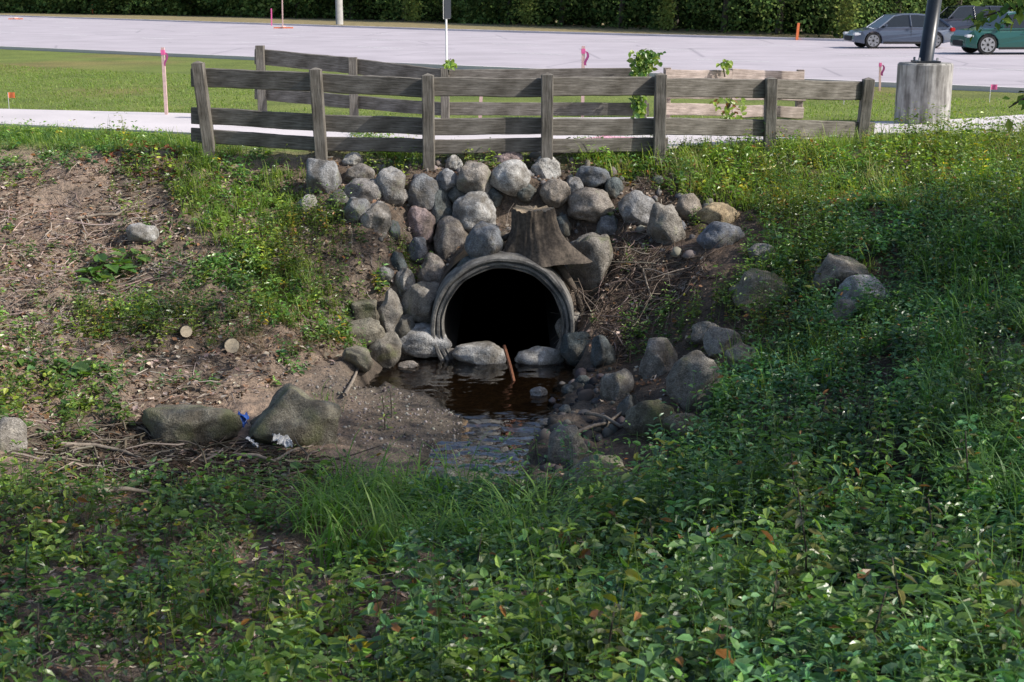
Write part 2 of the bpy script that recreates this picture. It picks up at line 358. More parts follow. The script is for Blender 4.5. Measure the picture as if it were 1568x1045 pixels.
tr=N(nt,'ShaderNodeBsdfTransparent'); tr.inputs[0].default_value=(.74,.62,.47,1)
gl=N(nt,'ShaderNodeBsdfGlossy'); gl.inputs['Roughness'].default_value=.03; gl.inputs[0].default_value=(1,1,1,1); nt.links.new(bp,gl.inputs['Normal'])
mx=N(nt,'ShaderNodeMixShader'); nt.links.new(mf.outputs[0],mx.inputs[0]); nt.links.new(tr.outputs[0],mx.inputs[1]); nt.links.new(gl.outputs[0],mx.inputs[2]); nt.links.new(mx.outputs[0],o.inputs[0])
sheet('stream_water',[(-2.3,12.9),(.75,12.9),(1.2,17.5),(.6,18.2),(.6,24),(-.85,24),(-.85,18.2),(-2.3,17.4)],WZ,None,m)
m,nt,o=newmat('pipe_concrete'); n=noisetex(nt,6,8,.65); n2=noisetex(nt,50,4)
pbsdf(nt,o,mixc(nt,.6,ramp(nt,n,[(.32,(.09,.085,.08)),(.66,(.28,.27,.25))]),ramp(nt,n2,[(.3,(.55,.55,.55)),(.7,(1.25,1.25,1.25))]),'MULTIPLY'),.85,bump(nt,n2,.6,.015)); M_pipe=m
prof=[(.95,24.2),(.95,18.3),(.93,PY+.02),(.915,PY),(.885,PY),(.875,PY+.015),(.87,PY+.05),(.855,PY+.055),(.85,PY+.02),(.82,PY+.02),(.81,PY+.06),(.795,PY+.06),(.785,PY+.03),(.77,PY+.06),(.765,PY+.25),(.765,23.0),(.76,24),(.0,24)]
S=96; V=[];Fc=[]
for j,(r,y) in enumerate(prof):
    for k in range(S):
        a=2*math.pi*k/S; e_=.012*mnoise.noise(Vector((math.cos(a)*4,math.sin(a)*4,j*.15))) if j<14 else 0
        V.append((XC+(r+e_)*math.cos(a),y+e_*1.2,PZ+(r+e_)*math.sin(a)))
for j in range(len(prof)-1):
    for k in range(S): Fc.append((j*S+k,j*S+(k+1)%S,(j+1)*S+(k+1)%S,(j+1)*S+k))
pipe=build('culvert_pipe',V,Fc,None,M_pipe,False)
M_bore_shade=simple('pipe_bore_shade',(.03,.027,.023),.9,5,.3,.2); pipe.data.materials.append(M_bore_shade)  # near-black colour paints the shade inside the bore and on its end
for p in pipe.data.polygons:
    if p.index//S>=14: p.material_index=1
def tube(points,radii,sides=8,cap=True):
    P=[Vector(p) for p in points]; V=[];Fc=[]
    for i,p in enumerate(P):
        d=(P[min(i+1,len(P)-1)]-P[max(i-1,0)]).normalized(); ref=Vector((0,0,1)) if abs(d.z)<.9 else Vector((1,0,0))
        s=d.cross(ref).normalized(); u=s.cross(d)
        for k in range(sides):
            a=2*math.pi*k/sides; V.append(p+(s*math.cos(a)+u*math.sin(a))*radii[i])
    for i in range(len(P)-1):
        for k in range(sides): Fc.append((i*sides+k,i*sides+(k+1)%sides,(i+1)*sides+(k+1)%sides,(i+1)*sides+k))
    if cap:
        for b in (0,(len(P)-1)*sides):
            V.append(sum((V[b+k] for k in range(sides)),Vector())/sides); c=len(V)-1
            for k in range(sides): Fc.append((b+k,b+(k+1)%sides,c,c))
    return [tuple(v) for v in V],Fc
def pymesh(name,V,Fc,mat,smooth=True,parent=None):
    me=bpy.data.meshes.new(name); me.from_pydata(V,[],[tuple(dict.fromkeys(f)) for f in Fc]); me.materials.append(mat)
    for p in me.polygons: p.use_smooth=smooth
    ob=link(bpy.data.objects.new(name,me)); 
    if parent: ob.parent=parent
    return ob
M_rust=simple('rusty_metal',(.22,.085,.04),.8,30,.4,.5)
pa=Vector(at(772,530,17.3)); pb=Vector(onz(788,584,WZ)); pb.z-=.03; V,Fc=tube([pa,pa.lerp(pb,.5)+Vector((.005,0,0)),pb],[.022,.024,.02],6); pymesh('rusty_rod',V,Fc,M_rust,False)
# ------------------------------------------------------------------ ROCKS
def rockmat(name,cols,moss=0):
    m,nt,o=newmat(name); oi=N(nt,'ShaderNodeObjectInfo'); tc=N(nt,'ShaderNodeTexCoord')
    va=N(nt,'ShaderNodeVectorMath',operation='ADD'); vm=N(nt,'ShaderNodeVectorMath',operation='SCALE'); vm.inputs[0].default_value=(13,7,5)
    nt.links.new(oi.outputs['Random'],vm.inputs['Scale']); nt.links.new(tc.outputs['Object'],va.inputs[0]); nt.links.new(vm.outputs[0],va.inputs[1])
    n=noisetex(nt,7,4,.7,va.outputs[0]); n2=noisetex(nt,60,4,.7,va.outputs[0])
    base=ramp(nt,oi.outputs['Random'],[(i/(len(cols)-1) if len(cols)>1 else 0,c) for i,c in enumerate(cols)])
    c=mixc(nt,.9,base,ramp(nt,n,[(.3,(.3,.29,.28)),(.44,(.75,.73,.7)),(.56,(1.05,1.05,1.05)),(.7,(1.6,1.58,1.52))]),'MULTIPLY')
    c=mixc(nt,.75,c,ramp(nt,n2,[(.32,(.4,.4,.4)),(.5,(1,1,1)),(.68,(1.7,1.7,1.7))]),'MULTIPLY')
    n4=noisetex(nt,3.2,3,.6,va.outputs[0]); c=mixc(nt,ramp(nt,n4,[(.5,(0,0,0)),(.64,(.6,.6,.6))]),c,(.11,.09,.065))
    if moss>0:
        n3=noisetex(nt,3.5,4,.6,va.outputs[0]); c=mixc(nt,ramp(nt,n3,[(.62-moss*.3,(0,0,0)),(.75-moss*.2,(.7,.7,.7))]),c,(.12,.13,.05))
    ad=N(nt,'ShaderNodeMath',operation='MULTIPLY_ADD'); nt.links.new(n2,ad.inputs[0]); ad.inputs[1].default_value=.3; nt.links.new(n,ad.inputs[2])
    pbsdf(nt,o,c,.8,bump(nt,ad.outputs[0],.85,.05),.3); return m
M_rk={'g':rockmat('boulder_granite',[(.20,.215,.25),(.33,.31,.28),(.15,.165,.19),(.36,.35,.34),(.29,.25,.21),(.22,.225,.24)],.08),
'l':rockmat('boulder_light',[(.44,.43,.41),(.38,.38,.38)]),'p':rockmat('boulder_pink',[(.33,.255,.25),(.29,.23,.23)]),
'd':rockmat('boulder_dark',[(.09,.11,.115),(.12,.13,.13)]),'m':rockmat('boulder_mossy',[(.19,.18,.14),(.24,.22,.18)],.5),
't':rockmat('boulder_tan',[(.42,.33,.21),(.37,.29,.19)]),'a':rockmat('boulder_shale',[(.21,.195,.17),(.29,.27,.245)],.2)}
def rock(cx,cy,w,h,k='g',ang=0,seed=None,tilt=0,depth=1.0,name='boulder'):
    hy=cy+.3*h; X,Y,Z=hit(cx,hy); s=ppm(Y,cy); rx=w/2/s*1.06; rz=h/2/s*1.1; ry=(rx+rz)/2*depth
    c=list(at(cx,cy,Y-ry*.15)); dz=rz*.22; c[2]-=dz; rz+=dz
    CLEAR.append((c[0],c[1],max(rx,ry)*(1.0 if cx<960 else .85))); r=random.Random(seed if seed else int(cx*7+cy*13))
    bm=bmesh.new(); bmesh.ops.create_icosphere(bm,subdivisions=4,radius=1)
    pl=[]
    for _ in range(15 if ang else 12):
        nv=Vector((r.gauss(0,1),r.gauss(0,1),r.gauss(0,1))).normalized(); pl.append((nv,r.uniform(.5,.8) if ang else r.uniform(.66,.92)))
    off=Vector((r.uniform(0,50),r.uniform(0,50),r.uniform(0,50))); hard=.97 if ang else r.uniform(.68,.95)
    for v in bm.verts:
        p=v.co.copy()
        for nv,d in pl:
            q=p.dot(nv)-d
            if q>0: p-=nv*q*hard
        p*=1.12
        nn_=mnoise.noise(p*1.3+off)*.17+mnoise.noise(p*3.5+off)*.07+mnoise.noise(p*9+off)*.03
        p+=v.co*nn_; v.co=p
    a=math.radians(r.uniform(-18,18)); ca,sa=math.cos(a),math.sin(a)
    for v in bm.verts: v.co.x,v.co.z=v.co.x*ca-v.co.z*sa,v.co.x*sa+v.co.z*ca
    mn=[min(v.co[i] for v in bm.verts) for i in range(3)]; mxx=[max(v.co[i] for v in bm.verts) for i in range(3)]
    for v in bm.verts:
        for i,rr in enumerate((rx,ry,rz)): v.co[i]=((v.co[i]-mn[i])/(mxx[i]-mn[i])*2-1)*rr
    me=bpy.data.meshes.new(name); bm.to_mesh(me); bm.free(); me.materials.append(M_rk[k])
    for p in me.polygons: p.use_smooth=True
    ob=link(bpy.data.objects.new(name,me)); ob.location=c; ob.rotation_euler=(0,math.radians(tilt),0); return ob
R=[(495,271,54,52,'g'),(540,243,32,18,'l'),(550,264,46,26,'g'),(560,292,62,34,'g'),(597,281,46,46,'g'),(650,290,52,44,'g'),(685,273,34,28,'g'),(695,249,26,22,'l'),
(727,270,54,42,'g'),(778,243,46,24,'p'),(780,268,62,42,'l'),(835,257,46,38,'l'),(850,292,46,34,'g'),(908,269,50,28,'g'),(905,311,68,46,'g'),(975,316,56,46,'g'),
(1055,316,38,36,'g'),(1100,328,64,32,'t'),(1105,362,72,40,'g'),(1166,385,40,24,'g'),(726,320,64,54,'l'),(675,316,38,62,'d'),(645,340,42,46,'p'),(692,366,54,66,'g'),
(741,368,56,52,'g'),(640,380,32,32,'g'),(661,416,44,50,'g'),(548,320,40,32,'g'),(576,334,46,46,'g'),(620,432,30,40,'g'),(648,516,84,38,'l'),(735,541,80,32,'l'),(828,545,76,26,'l'),
(470,312,34,26,'g'),(693,542,28,16,'g'),(885,528,52,40,'d'),(825,600,26,14,'g'),(838,646,24,10,'g'),(872,596,24,14,'d'),(865,626,20,12,'d'),(892,583,24,16,'d'),(218,357,44,30,'l'),
(612,300,30,24,'g'),(700,295,30,26,'d'),(520,305,34,28,'d'),(880,282,26,22,'g'),(940,285,30,26,'d'),(805,292,34,24,'d'),(600,350,26,24,'d'),(755,300,30,24,'d'),(1325,450,84,52,'l'),
(610,400,26,28,'d'),(715,405,30,26,'d'),(590,420,26,22,'g'),(860,345,30,30,'d'),(930,345,34,28,'g'),(625,558,30,10,'g')]
RA=[(1020,345,56,66,'a'),(645,465,62,64,'a'),(596,478,40,64,'a'),(902,420,76,120,'a'),(945,592,48,52,'a'),(1010,552,62,66,'a'),(1062,578,78,76,'a'),(870,682,62,64,'a'),
(915,728,112,54,'m'),(962,750,84,26,'a'),(450,640,140,92,'m'),(300,648,140,56,'m'),(1285,416,84,48,'a'),(1160,445,84,60,'m'),(1290,482,52,44,'a'),(1110,524,62,42,'a'),
(1080,506,44,28,'a'),(8,665,64,54,'a'),(1135,548,50,44,'a'),(1000,640,90,64,'m'),(700,735,86,34,'a'),(775,745,90,34,'m'),(870,505,40,50,'a'),(1050,655,70,40,'m'),(925,540,40,50,'d'),(560,505,60,34,'m'),(965,625,40,40,'d'),(560,475,40,30,'m'),
(588,534,52,46,'a'),(548,548,44,30,'m'),(620,505,36,40,'d')]
for r_ in R: rock(*r_)
for r_ in RA: rock(*r_,ang=1)
M_logend=simple('cut_wood',(.55,.46,.33),.7,25,.25,.3); M_bark=simple('bark',(.085,.068,.053),.9,25,.55,.9)
for px,py,r_ in ((285,508,.075),(355,530,.095)):
    X,Y,Z=hit(px,py+8); c=Vector(at(px,py,Y-.08)); e=empty('cut_log',c); CLEAR.append((X,Y-.2,.2))
    d=Vector((.25,-1,.2)).normalized(); V,Fc=tube([-d*-.0,d*-.25,d*-.5],[r_,r_,r_],14); pymesh('bark',V,Fc,M_bark,True,e)
    V,Fc=tube([d*.001,d*.012],[r_*.93,r_*.9],14); pymesh('cut_end',V,Fc,M_logend,False,e)
def stump():
    X,Y,Z=hit(815,392); s=ppm(Y,380); c=Vector((X,Y+.12,Z-.12)); e=empty('tree_stump',c); CLEAR.append((X,Y+.1,.4))
    top=at(815,319,Y+.12); H=top[2]-c.z; V=[];Fc=[]; S=96; rings=26
    for j in range(rings):
        t=j/(rings-1); z=t*H
        for k in range(S):
            a=2*math.pi*k/S; flare=.15*(1-t)**2.2*(1+.7*math.cos(5*a+.6))+(.26*(1-t)**2*max(0,math.cos(a+.35))**3)
            rg=abs(math.sin(13*a+1.2*math.sin(3*a)+1.5*mnoise.noise(Vector((math.cos(a)*2,math.sin(a)*2,z*3)))))
            rr=.255+.02*math.cos(3*a)+flare+.055*rg*(.5+.5*mnoise.noise(Vector((a*2,z*5,3))))+.03*mnoise.noise(Vector((math.cos(a)*5,math.sin(a)*5,z*4)))
            V.append((rr*math.cos(a),rr*.85*math.sin(a),z+(.07*mnoise.noise(Vector((math.cos(a)*4,math.sin(a)*4,0))) if j==rings-1 else 0)))
    for j in range(rings-1):
        for k in range(S): Fc.append((j*S+k,j*S+(k+1)%S,(j+1)*S+(k+1)%S,(j+1)*S+k))
    pymesh('bark',V,Fc,M_bark,True,e)
    top=[(v[0]*.96,v[1]*.96,v[2]-.01) for v in V[-S:]]; top.append((0,0,H-.02))
    m,nt,o=newmat('stump_cut'); tc=N(nt,'ShaderNodeTexCoord'); wv=N(nt,'ShaderNodeTexWave',wave_type='RINGS',rings_direction='Z'); wv.inputs['Scale'].default_value=14; wv.inputs['Distortion'].default_value=2; nt.links.new(tc.outputs['Object'],wv.inputs[0])
    pbsdf(nt,o,ramp(nt,wv.outputs['Fac'],[(0,(.22,.17,.11)),(1,(.34,.27,.19))]),.8)
    pymesh('cut_top',top,[(k,(k+1)%S,S) for k in range(S)],m,False,e)
    for (a,l,r_) in ((-.25,.75,.07),(-2.9,.5,.05)):
        P=[];rad=[]
        for q in range(6):
            t=q/5; x=(.25+l*t)*math.cos(a); y=(.2+l*t)*math.sin(a)*.8+.1; zz=float(T(c.x+x,c.y+y)[0])-c.z+.02+.12*(1-t)**2; P.append((x,y,zz)); rad.append(r_*(1-.75*t))
        V,Fc=tube(P,rad,8); pymesh('root',V,Fc,M_bark,True,e)
stump()
# ------------------------------------------------------------------ FENCES
def woodmat(name,cd,cl):
    m,nt,o=newmat(name); tc=N(nt,'ShaderNodeTexCoord'); mp=N(nt,'ShaderNodeMapping'); mp.inputs['Scale'].default_value=(1.2,14,14)
    nt.links.new(tc.outputs['Object'],mp.inputs[0]); n=noisetex(nt,3,5,.7,mp.outputs[0]); n2=noisetex(nt,2.2,5,.6)
    mp2=N(nt,'ShaderNodeMapping'); mp2.inputs['Scale'].default_value=(.8,40,40); nt.links.new(tc.outputs['Object'],mp2.inputs[0]); n3=noisetex(nt,3,4,.6,mp2.outputs[0])
    c=ramp(nt,n,[(.3,cd),(.7,cl)]); c=mixc(nt,.7,c,ramp(nt,n2,[(.3,(.45,.43,.38)),(.65,(1.3,1.3,1.3))]),'MULTIPLY')
    c=mixc(nt,.7,c,ramp(nt,n3,[(.35,(.3,.3,.3)),(.5,(1,1,1))]),'MULTIPLY')
    pbsdf(nt,o,c,.85,bump(nt,n3,.6,.01),.25); return m
M_wood=woodmat('weathered_wood',(.10,.09,.077),(.29,.27,.245)); M_wood_sunlit=woodmat('weathered_wood_sunlit',(.3,.25,.22),(.55,.46,.42))  # second wood is a paler copy with sunlight put into its colour
def board(name,a,b,h,t,mat,parent,warp=.0):
    a=Vector(a);b=Vector(b); d=b-a; L=d.length; x=d.normalized(); up=Vector((0,0,1)) if abs(x.z)<.8 else Vector((0,1,0))
    y=up.cross(x).normalized(); z=x.cross(y); n=12; V=[];Fc=[]; ch=.012; r=random.random()*99
    sec=[(-t/2+ch,-h/2),(t/2-ch,-h/2),(t/2,-h/2+ch),(t/2,h/2-ch),(t/2-ch,h/2),(-t/2+ch,h/2),(-t/2,h/2-ch),(-t/2,-h/2+ch)]
    for i in range(n+1):
        u=i/n; w=warp*mnoise.noise(Vector((u*2+r,0,0))); e=.008*mnoise.noise(Vector((u*9+r,3,0)))
        for (p,q) in sec: V.append((u*L,p+w*.5,q+w+(e if q>0 else -e)))
    for i in range(n):
        for k in range(8): Fc.append((i*8+k,(i+1)*8+k,(i+1)*8+(k+1)%8,i*8+(k+1)%8))
    Fc.append(tuple(range(8))); Fc.append(tuple(n*8+k for k in range(7,-1,-1)))
    ob=pymesh(name,V,Fc,mat,False,parent); ob.matrix_local=Matrix.Translation(a)@Matrix((x,y,z)).transposed().to_4x4(); return ob
ff=empty('wooden_fence')
FP=[(303,97,225,21.0,14),(483,107,240,20.6,6),(655,116,250,20.35,0),(838,115,245,20.45,0),(1012,115,238,20.8,0),(1181,121,234,21.5,2),(1330,122,222,22.5,-8)]
for x,yt,yb,Y,lean in FP:
    top=Vector(at(x,yt,Y)); g=float(T(top.x,Y)[0]); bot=Vector((top.x+lean/100,Y,g-.3)); board('post',bot,top,.17 ,.17,M_wood,ff)
    V=[(top.x-.085,Y-.085,top.z),(top.x+.085,Y-.085,top.z),(top.x+.085,Y+.085,top.z),(top.x-.085,Y+.085,top.z),(top.x,Y,top.z+.035)]
    pymesh('post_cap',V,[(0,1,4),(1,2,4),(2,3,4),(3,0,4)],M_wood,False,ff)
def railrow(name,ys,hpx,tk,ents,par,mat,dy,warp=.014,ext=.1):
    for i in range(len(ents)-1):
        x1,Y1=ents[i];x2,Y2=ents[i+1]; a=Vector(at(x1,ys[i],Y1+dy)); b=Vector(at(x2,ys[i+1],Y2+dy)); d=(b-a).normalized()
        a2=a-(d*ext if i==0 else -d*.004); b2=b+(d*ext if i==len(ents)-2 else -d*.004)
        a2.z+=random.uniform(-.018,.018); b2.z+=random.uniform(-.018,.018)
        board(name,a2,b2,hpx/ppm((Y1+Y2)/2,130),tk,mat,par,warp)
E=[(p[0],p[3]) for p in FP]
railrow('top_rail',[119,124,134,133,134,138,139],29,.05,E,ff,M_wood,.115)
railrow('middle_rail',[176,187,194,193,193,196,199],26,.05,E,ff,M_wood,.115)
railrow('bottom_rail',[208,220,225,223,223],22,.05,E[:5],ff,M_wood,.115)
bf=empty('wooden_fence')
BP=[(398,70,168,26.3),(540,88,176,25.6),(681,104,186,24.9),(985,104,184,25.0)]
for x,yt,yb,Y in BP:
    top=Vector(at(x,yt,Y)); board('post',(top.x,Y,-.2),top,.15,.15,M_wood,bf)
E=[(p[0],p[3]) for p in BP]
railrow('top_rail',[88,102,119,117],24,.05,E,bf,M_wood,.11); railrow('middle_rail',[143,157,168,167],20,.05,E,bf,M_wood,.11)
bf2=empty('wooden_fence')
BP2=[(1022,104,184,25.6),(1120,106,184,26.2),(1226,107,184,26.8)]
for x,yt,yb,Y in BP2:
    top=Vector(at(x,yt,Y)); board('post',(top.x,Y,-.2),top,.13,.13,M_wood_sunlit,bf2)
E=[(p[0],p[3]) for p in BP2]
railrow('top_rail',[116,117,119],20,.05,E,bf2,M_wood_sunlit,-.1,.02,.05); railrow('middle_rail',[146,148,150],10,.05,E,bf2,M_wood_sunlit,-.1); railrow('bottom_rail',[168,170,172],18,.05,E,bf2,M_wood_sunlit,-.1,.02,.05)
# ------------------------------------------------------------------ STREET FURNITURE
M_pink=simple('pink_ribbon',(.85,.15,.4),.6,30,.1,.1); M_stake=simple('stake_wood',(.68,.48,.45),.8,20,.15,.2); M_orange=simple('orange_paint',(.8,.2,.06),.6,30,.1,.1)
M_dark=simple('dark_painted_metal',(.02,.025,.035),.35,10,.2,.05,.0); M_galv=simple('galvanised_steel',(.5,.5,.52),.5,30,.1,.1,.3)
def box(name,c,s,mat,parent,bev=.004,rot=None):
    bm=bmesh.new(); bmesh.ops.create_cube(bm,size=1); bmesh.ops.scale(bm,vec=s,verts=bm.verts)
    if bev: bmesh.ops.bevel(bm,geom=bm.edges[:],offset=bev,segments=2,affect='EDGES')
    me=bpy.data.meshes.new(name); bm.to_mesh(me); bm.free(); me.materials.append(mat); ob=link(bpy.data.objects.new(name,me)); ob.location=c; ob.parent=parent
    if rot: ob.rotation_euler=rot
    return ob
def stake(px,yt,yb,lean=0,w=.06,mat=None,ribbon=True,name='survey_stake'):
    b=onz(px,yb); H=(yb-yt)/ppm(b[1],yb); e=empty(name,b); e.rotation_euler=(0,math.radians(lean),0)
    V=[(-w/2,-w/3,H),(w/2,-w/3,H),(w/2,w/3,H),(-w/2,w/3,H),(-w/2,-w/3,.06),(w/2,-w/3,.06),(w/2,w/3,.06),(-w/2,w/3,.06),(0,0,-.15)]
    Fc=[(0,1,2,3),(4,5,1,0),(5,6,2,1),(6,7,3,2),(7,4,0,3),(5,4,8),(6,5,8),(7,6,8),(4,7,8)]
    pymesh('stake',V,Fc,mat or M_stake,False,e)
    if ribbon:
        box('ribbon_band',(0,0,H*.93),(w*1.25,w*.95,.09),M_pink,e,.003)
        V=[];Fc=[]
        for q in range(6): 
            z=H*.93-.05*q; x=w*.6+.03*math.sin(q*1.1); V+=[(x,-.03,z),(x+.045,-.035-.01*q,z-.01)]
        for q in range(5): Fc.append((2*q,2*q+1,2*q+3,2*q+2))
        pymesh('ribbon_tail',V,Fc,M_pink,True,e)
stake(255,75,178); stake(892,73,182,0); stake(735,112,184,3); stake(433,-8,44,1,.07); stake(1347,97,140,-2,.05)
stake(1220,36,62,4,.12,M_orange,False); stake(416,14,40,1,.08,M_pink,False); stake(142,0,22,0,.1,M_orange,False)
def flag(px,yt,yb,mat):
    b=onz(px,yb); H=(yb-yt)/ppm(b[1],yb); e=empty('marker_flag',b); V,Fc=tube([(0,0,-.1),(0,0,H)],[.006,.006],6); pymesh('wire',V,Fc,M_galv,True,e)
    V=[];Fc=[]
    for q in range(5): V+=[(q*.035,.012*math.sin(q*1.4),H),(q*.035,.012*math.sin(q*1.4+.3),H-.11)]
    for q in range(4): Fc.append((2*q,2*q+1,2*q+3,2*q+2))
    pymesh('flag',V,Fc,mat,True,e)
flag(14,142,168,M_orange); flag(1515,130,158,M_pink); flag(1292,140,160,M_pink)
def barricade(px,py):
    b=onz(px,py); e=empty('sign_base',b); box('plank',(0,0,.05),(1.3,.12,.09),M_orange,e); box('plank',(0,0,.14),(.12,1.0,.09),M_stake,e)
barricade(24,30); barricade(434,44)
b=onz(684,104); e=empty('road_sign',b); V,Fc=tube([(0,0,-.3),(0,0,3.0)],[.034,.032],8); pymesh('post',V,Fc,simple('white_post',(.7,.7,.7),.5,5,.05,.05),True,e)
p_=box('sign_panel',(0.02,-.04,2.0),(.62,.008,1.0),simple('sign_white',(.75,.75,.75),.4,5,.05,.02),e,.003,(0,0,math.radians(72))); box('sign_back',(0.045,-.03,2.0),(.6,.012,.98),M_dark,e,.003,(0,0,math.radians(72)))
b=onz(1411,190); e=empty('street_lamp',b); s=ppm(b[1],190)
S=48; Rr=41/s; V=[];Fc=[]; Hh=92/s; prof=[(Rr,-.3),(Rr,.0),(Rr,Hh*.5),(Rr,Hh-.03),(Rr-.025,Hh),(0,Hh)]
for r_,z in prof:
    for k in range(S):
        a=2*math.pi*k/S; V.append((r_*math.cos(a),r_*math.sin(a),z))
for j in range(len(prof)-1):
    for k in range(S): Fc.append((j*S+k,j*S+(k+1)%S,(j+1)*S+(k+1)%S,(j+1)*S+k))
m,nt,o=newmat('footing_concrete'); n=noisetex(nt,4,8,.7); tc=N(nt,'ShaderNodeTexCoord'); mp=N(nt,'ShaderNodeMapping'); mp.inputs['Scale'].default_value=(6,6,.8); nt.links.new(tc.outputs['Object'],mp.inputs[0]); n2=noisetex(nt,1.6,5,.6,mp.outputs[0])
pbsdf(nt,o,mixc(nt,.8,ramp(nt,n,[(.3,(.30,.29,.275)),(.7,(.5,.49,.465))]),ramp(nt,n2,[(.38,(.25,.24,.23)),(.6,(1.1,1.1,1.1))]),'MULTIPLY'),.85,bump(nt,n,.4,.02))
build('footing',V,Fc,None,m,False,e)
pr=11/s; V,Fc=tube([(0,0,Hh+.03),(.12,0,2.6),(.3,0,7.0)],[pr,pr*.95,pr*.7],20); pymesh('pole',V,Fc,M_dark,True,e)
box('base_plate',(0,0,Hh+.02),(.42,.42,.035),M_dark,e)
for sx in (-.16,.16):
    for sy in (-.16,.16): box('anchor_bolt',(sx,sy,Hh+.06),(.035,.035,.07),M_galv,e)
V,Fc=tube([(.3,0,6.9),(-.5,.6,7.3),(-1.5,1.2,7.35)],[.06,.05,.045],10); pymesh('arm',V,Fc,M_dark,True,e); box('lamp_head',(-1.8,1.4,7.33),(.7,.3,.14),M_dark,e,.03,(0,0,-.6))
for px,py,r_ in ((520,38,.28),(1376,34,.22)):
    b=onz(px,py); e=empty('utility_pole',b); V,Fc=tube([(0,0,-.5),(0,0,5),(0,0,10)],[r_,r_*.9,r_*.7],14); pymesh('pole',V,Fc,M_galv if py<36 else simple('pole_wood',(.38,.37,.35),.8,3,.2,.3),True,e)
    V,Fc=tube([(-1.2,0,9.2),(1.2,0,9.2)],[.07,.07],6); pymesh('crossarm',V,Fc,M_wood,True,e)
sheet('pink_paint_mark',[onz(*p,.036) for p in [(880,214),(925,208),(1000,212),(985,224),(915,226)]],.036,None,simple('pink_marking_paint',(.75,.4,.5),.8,6,.3,.1))
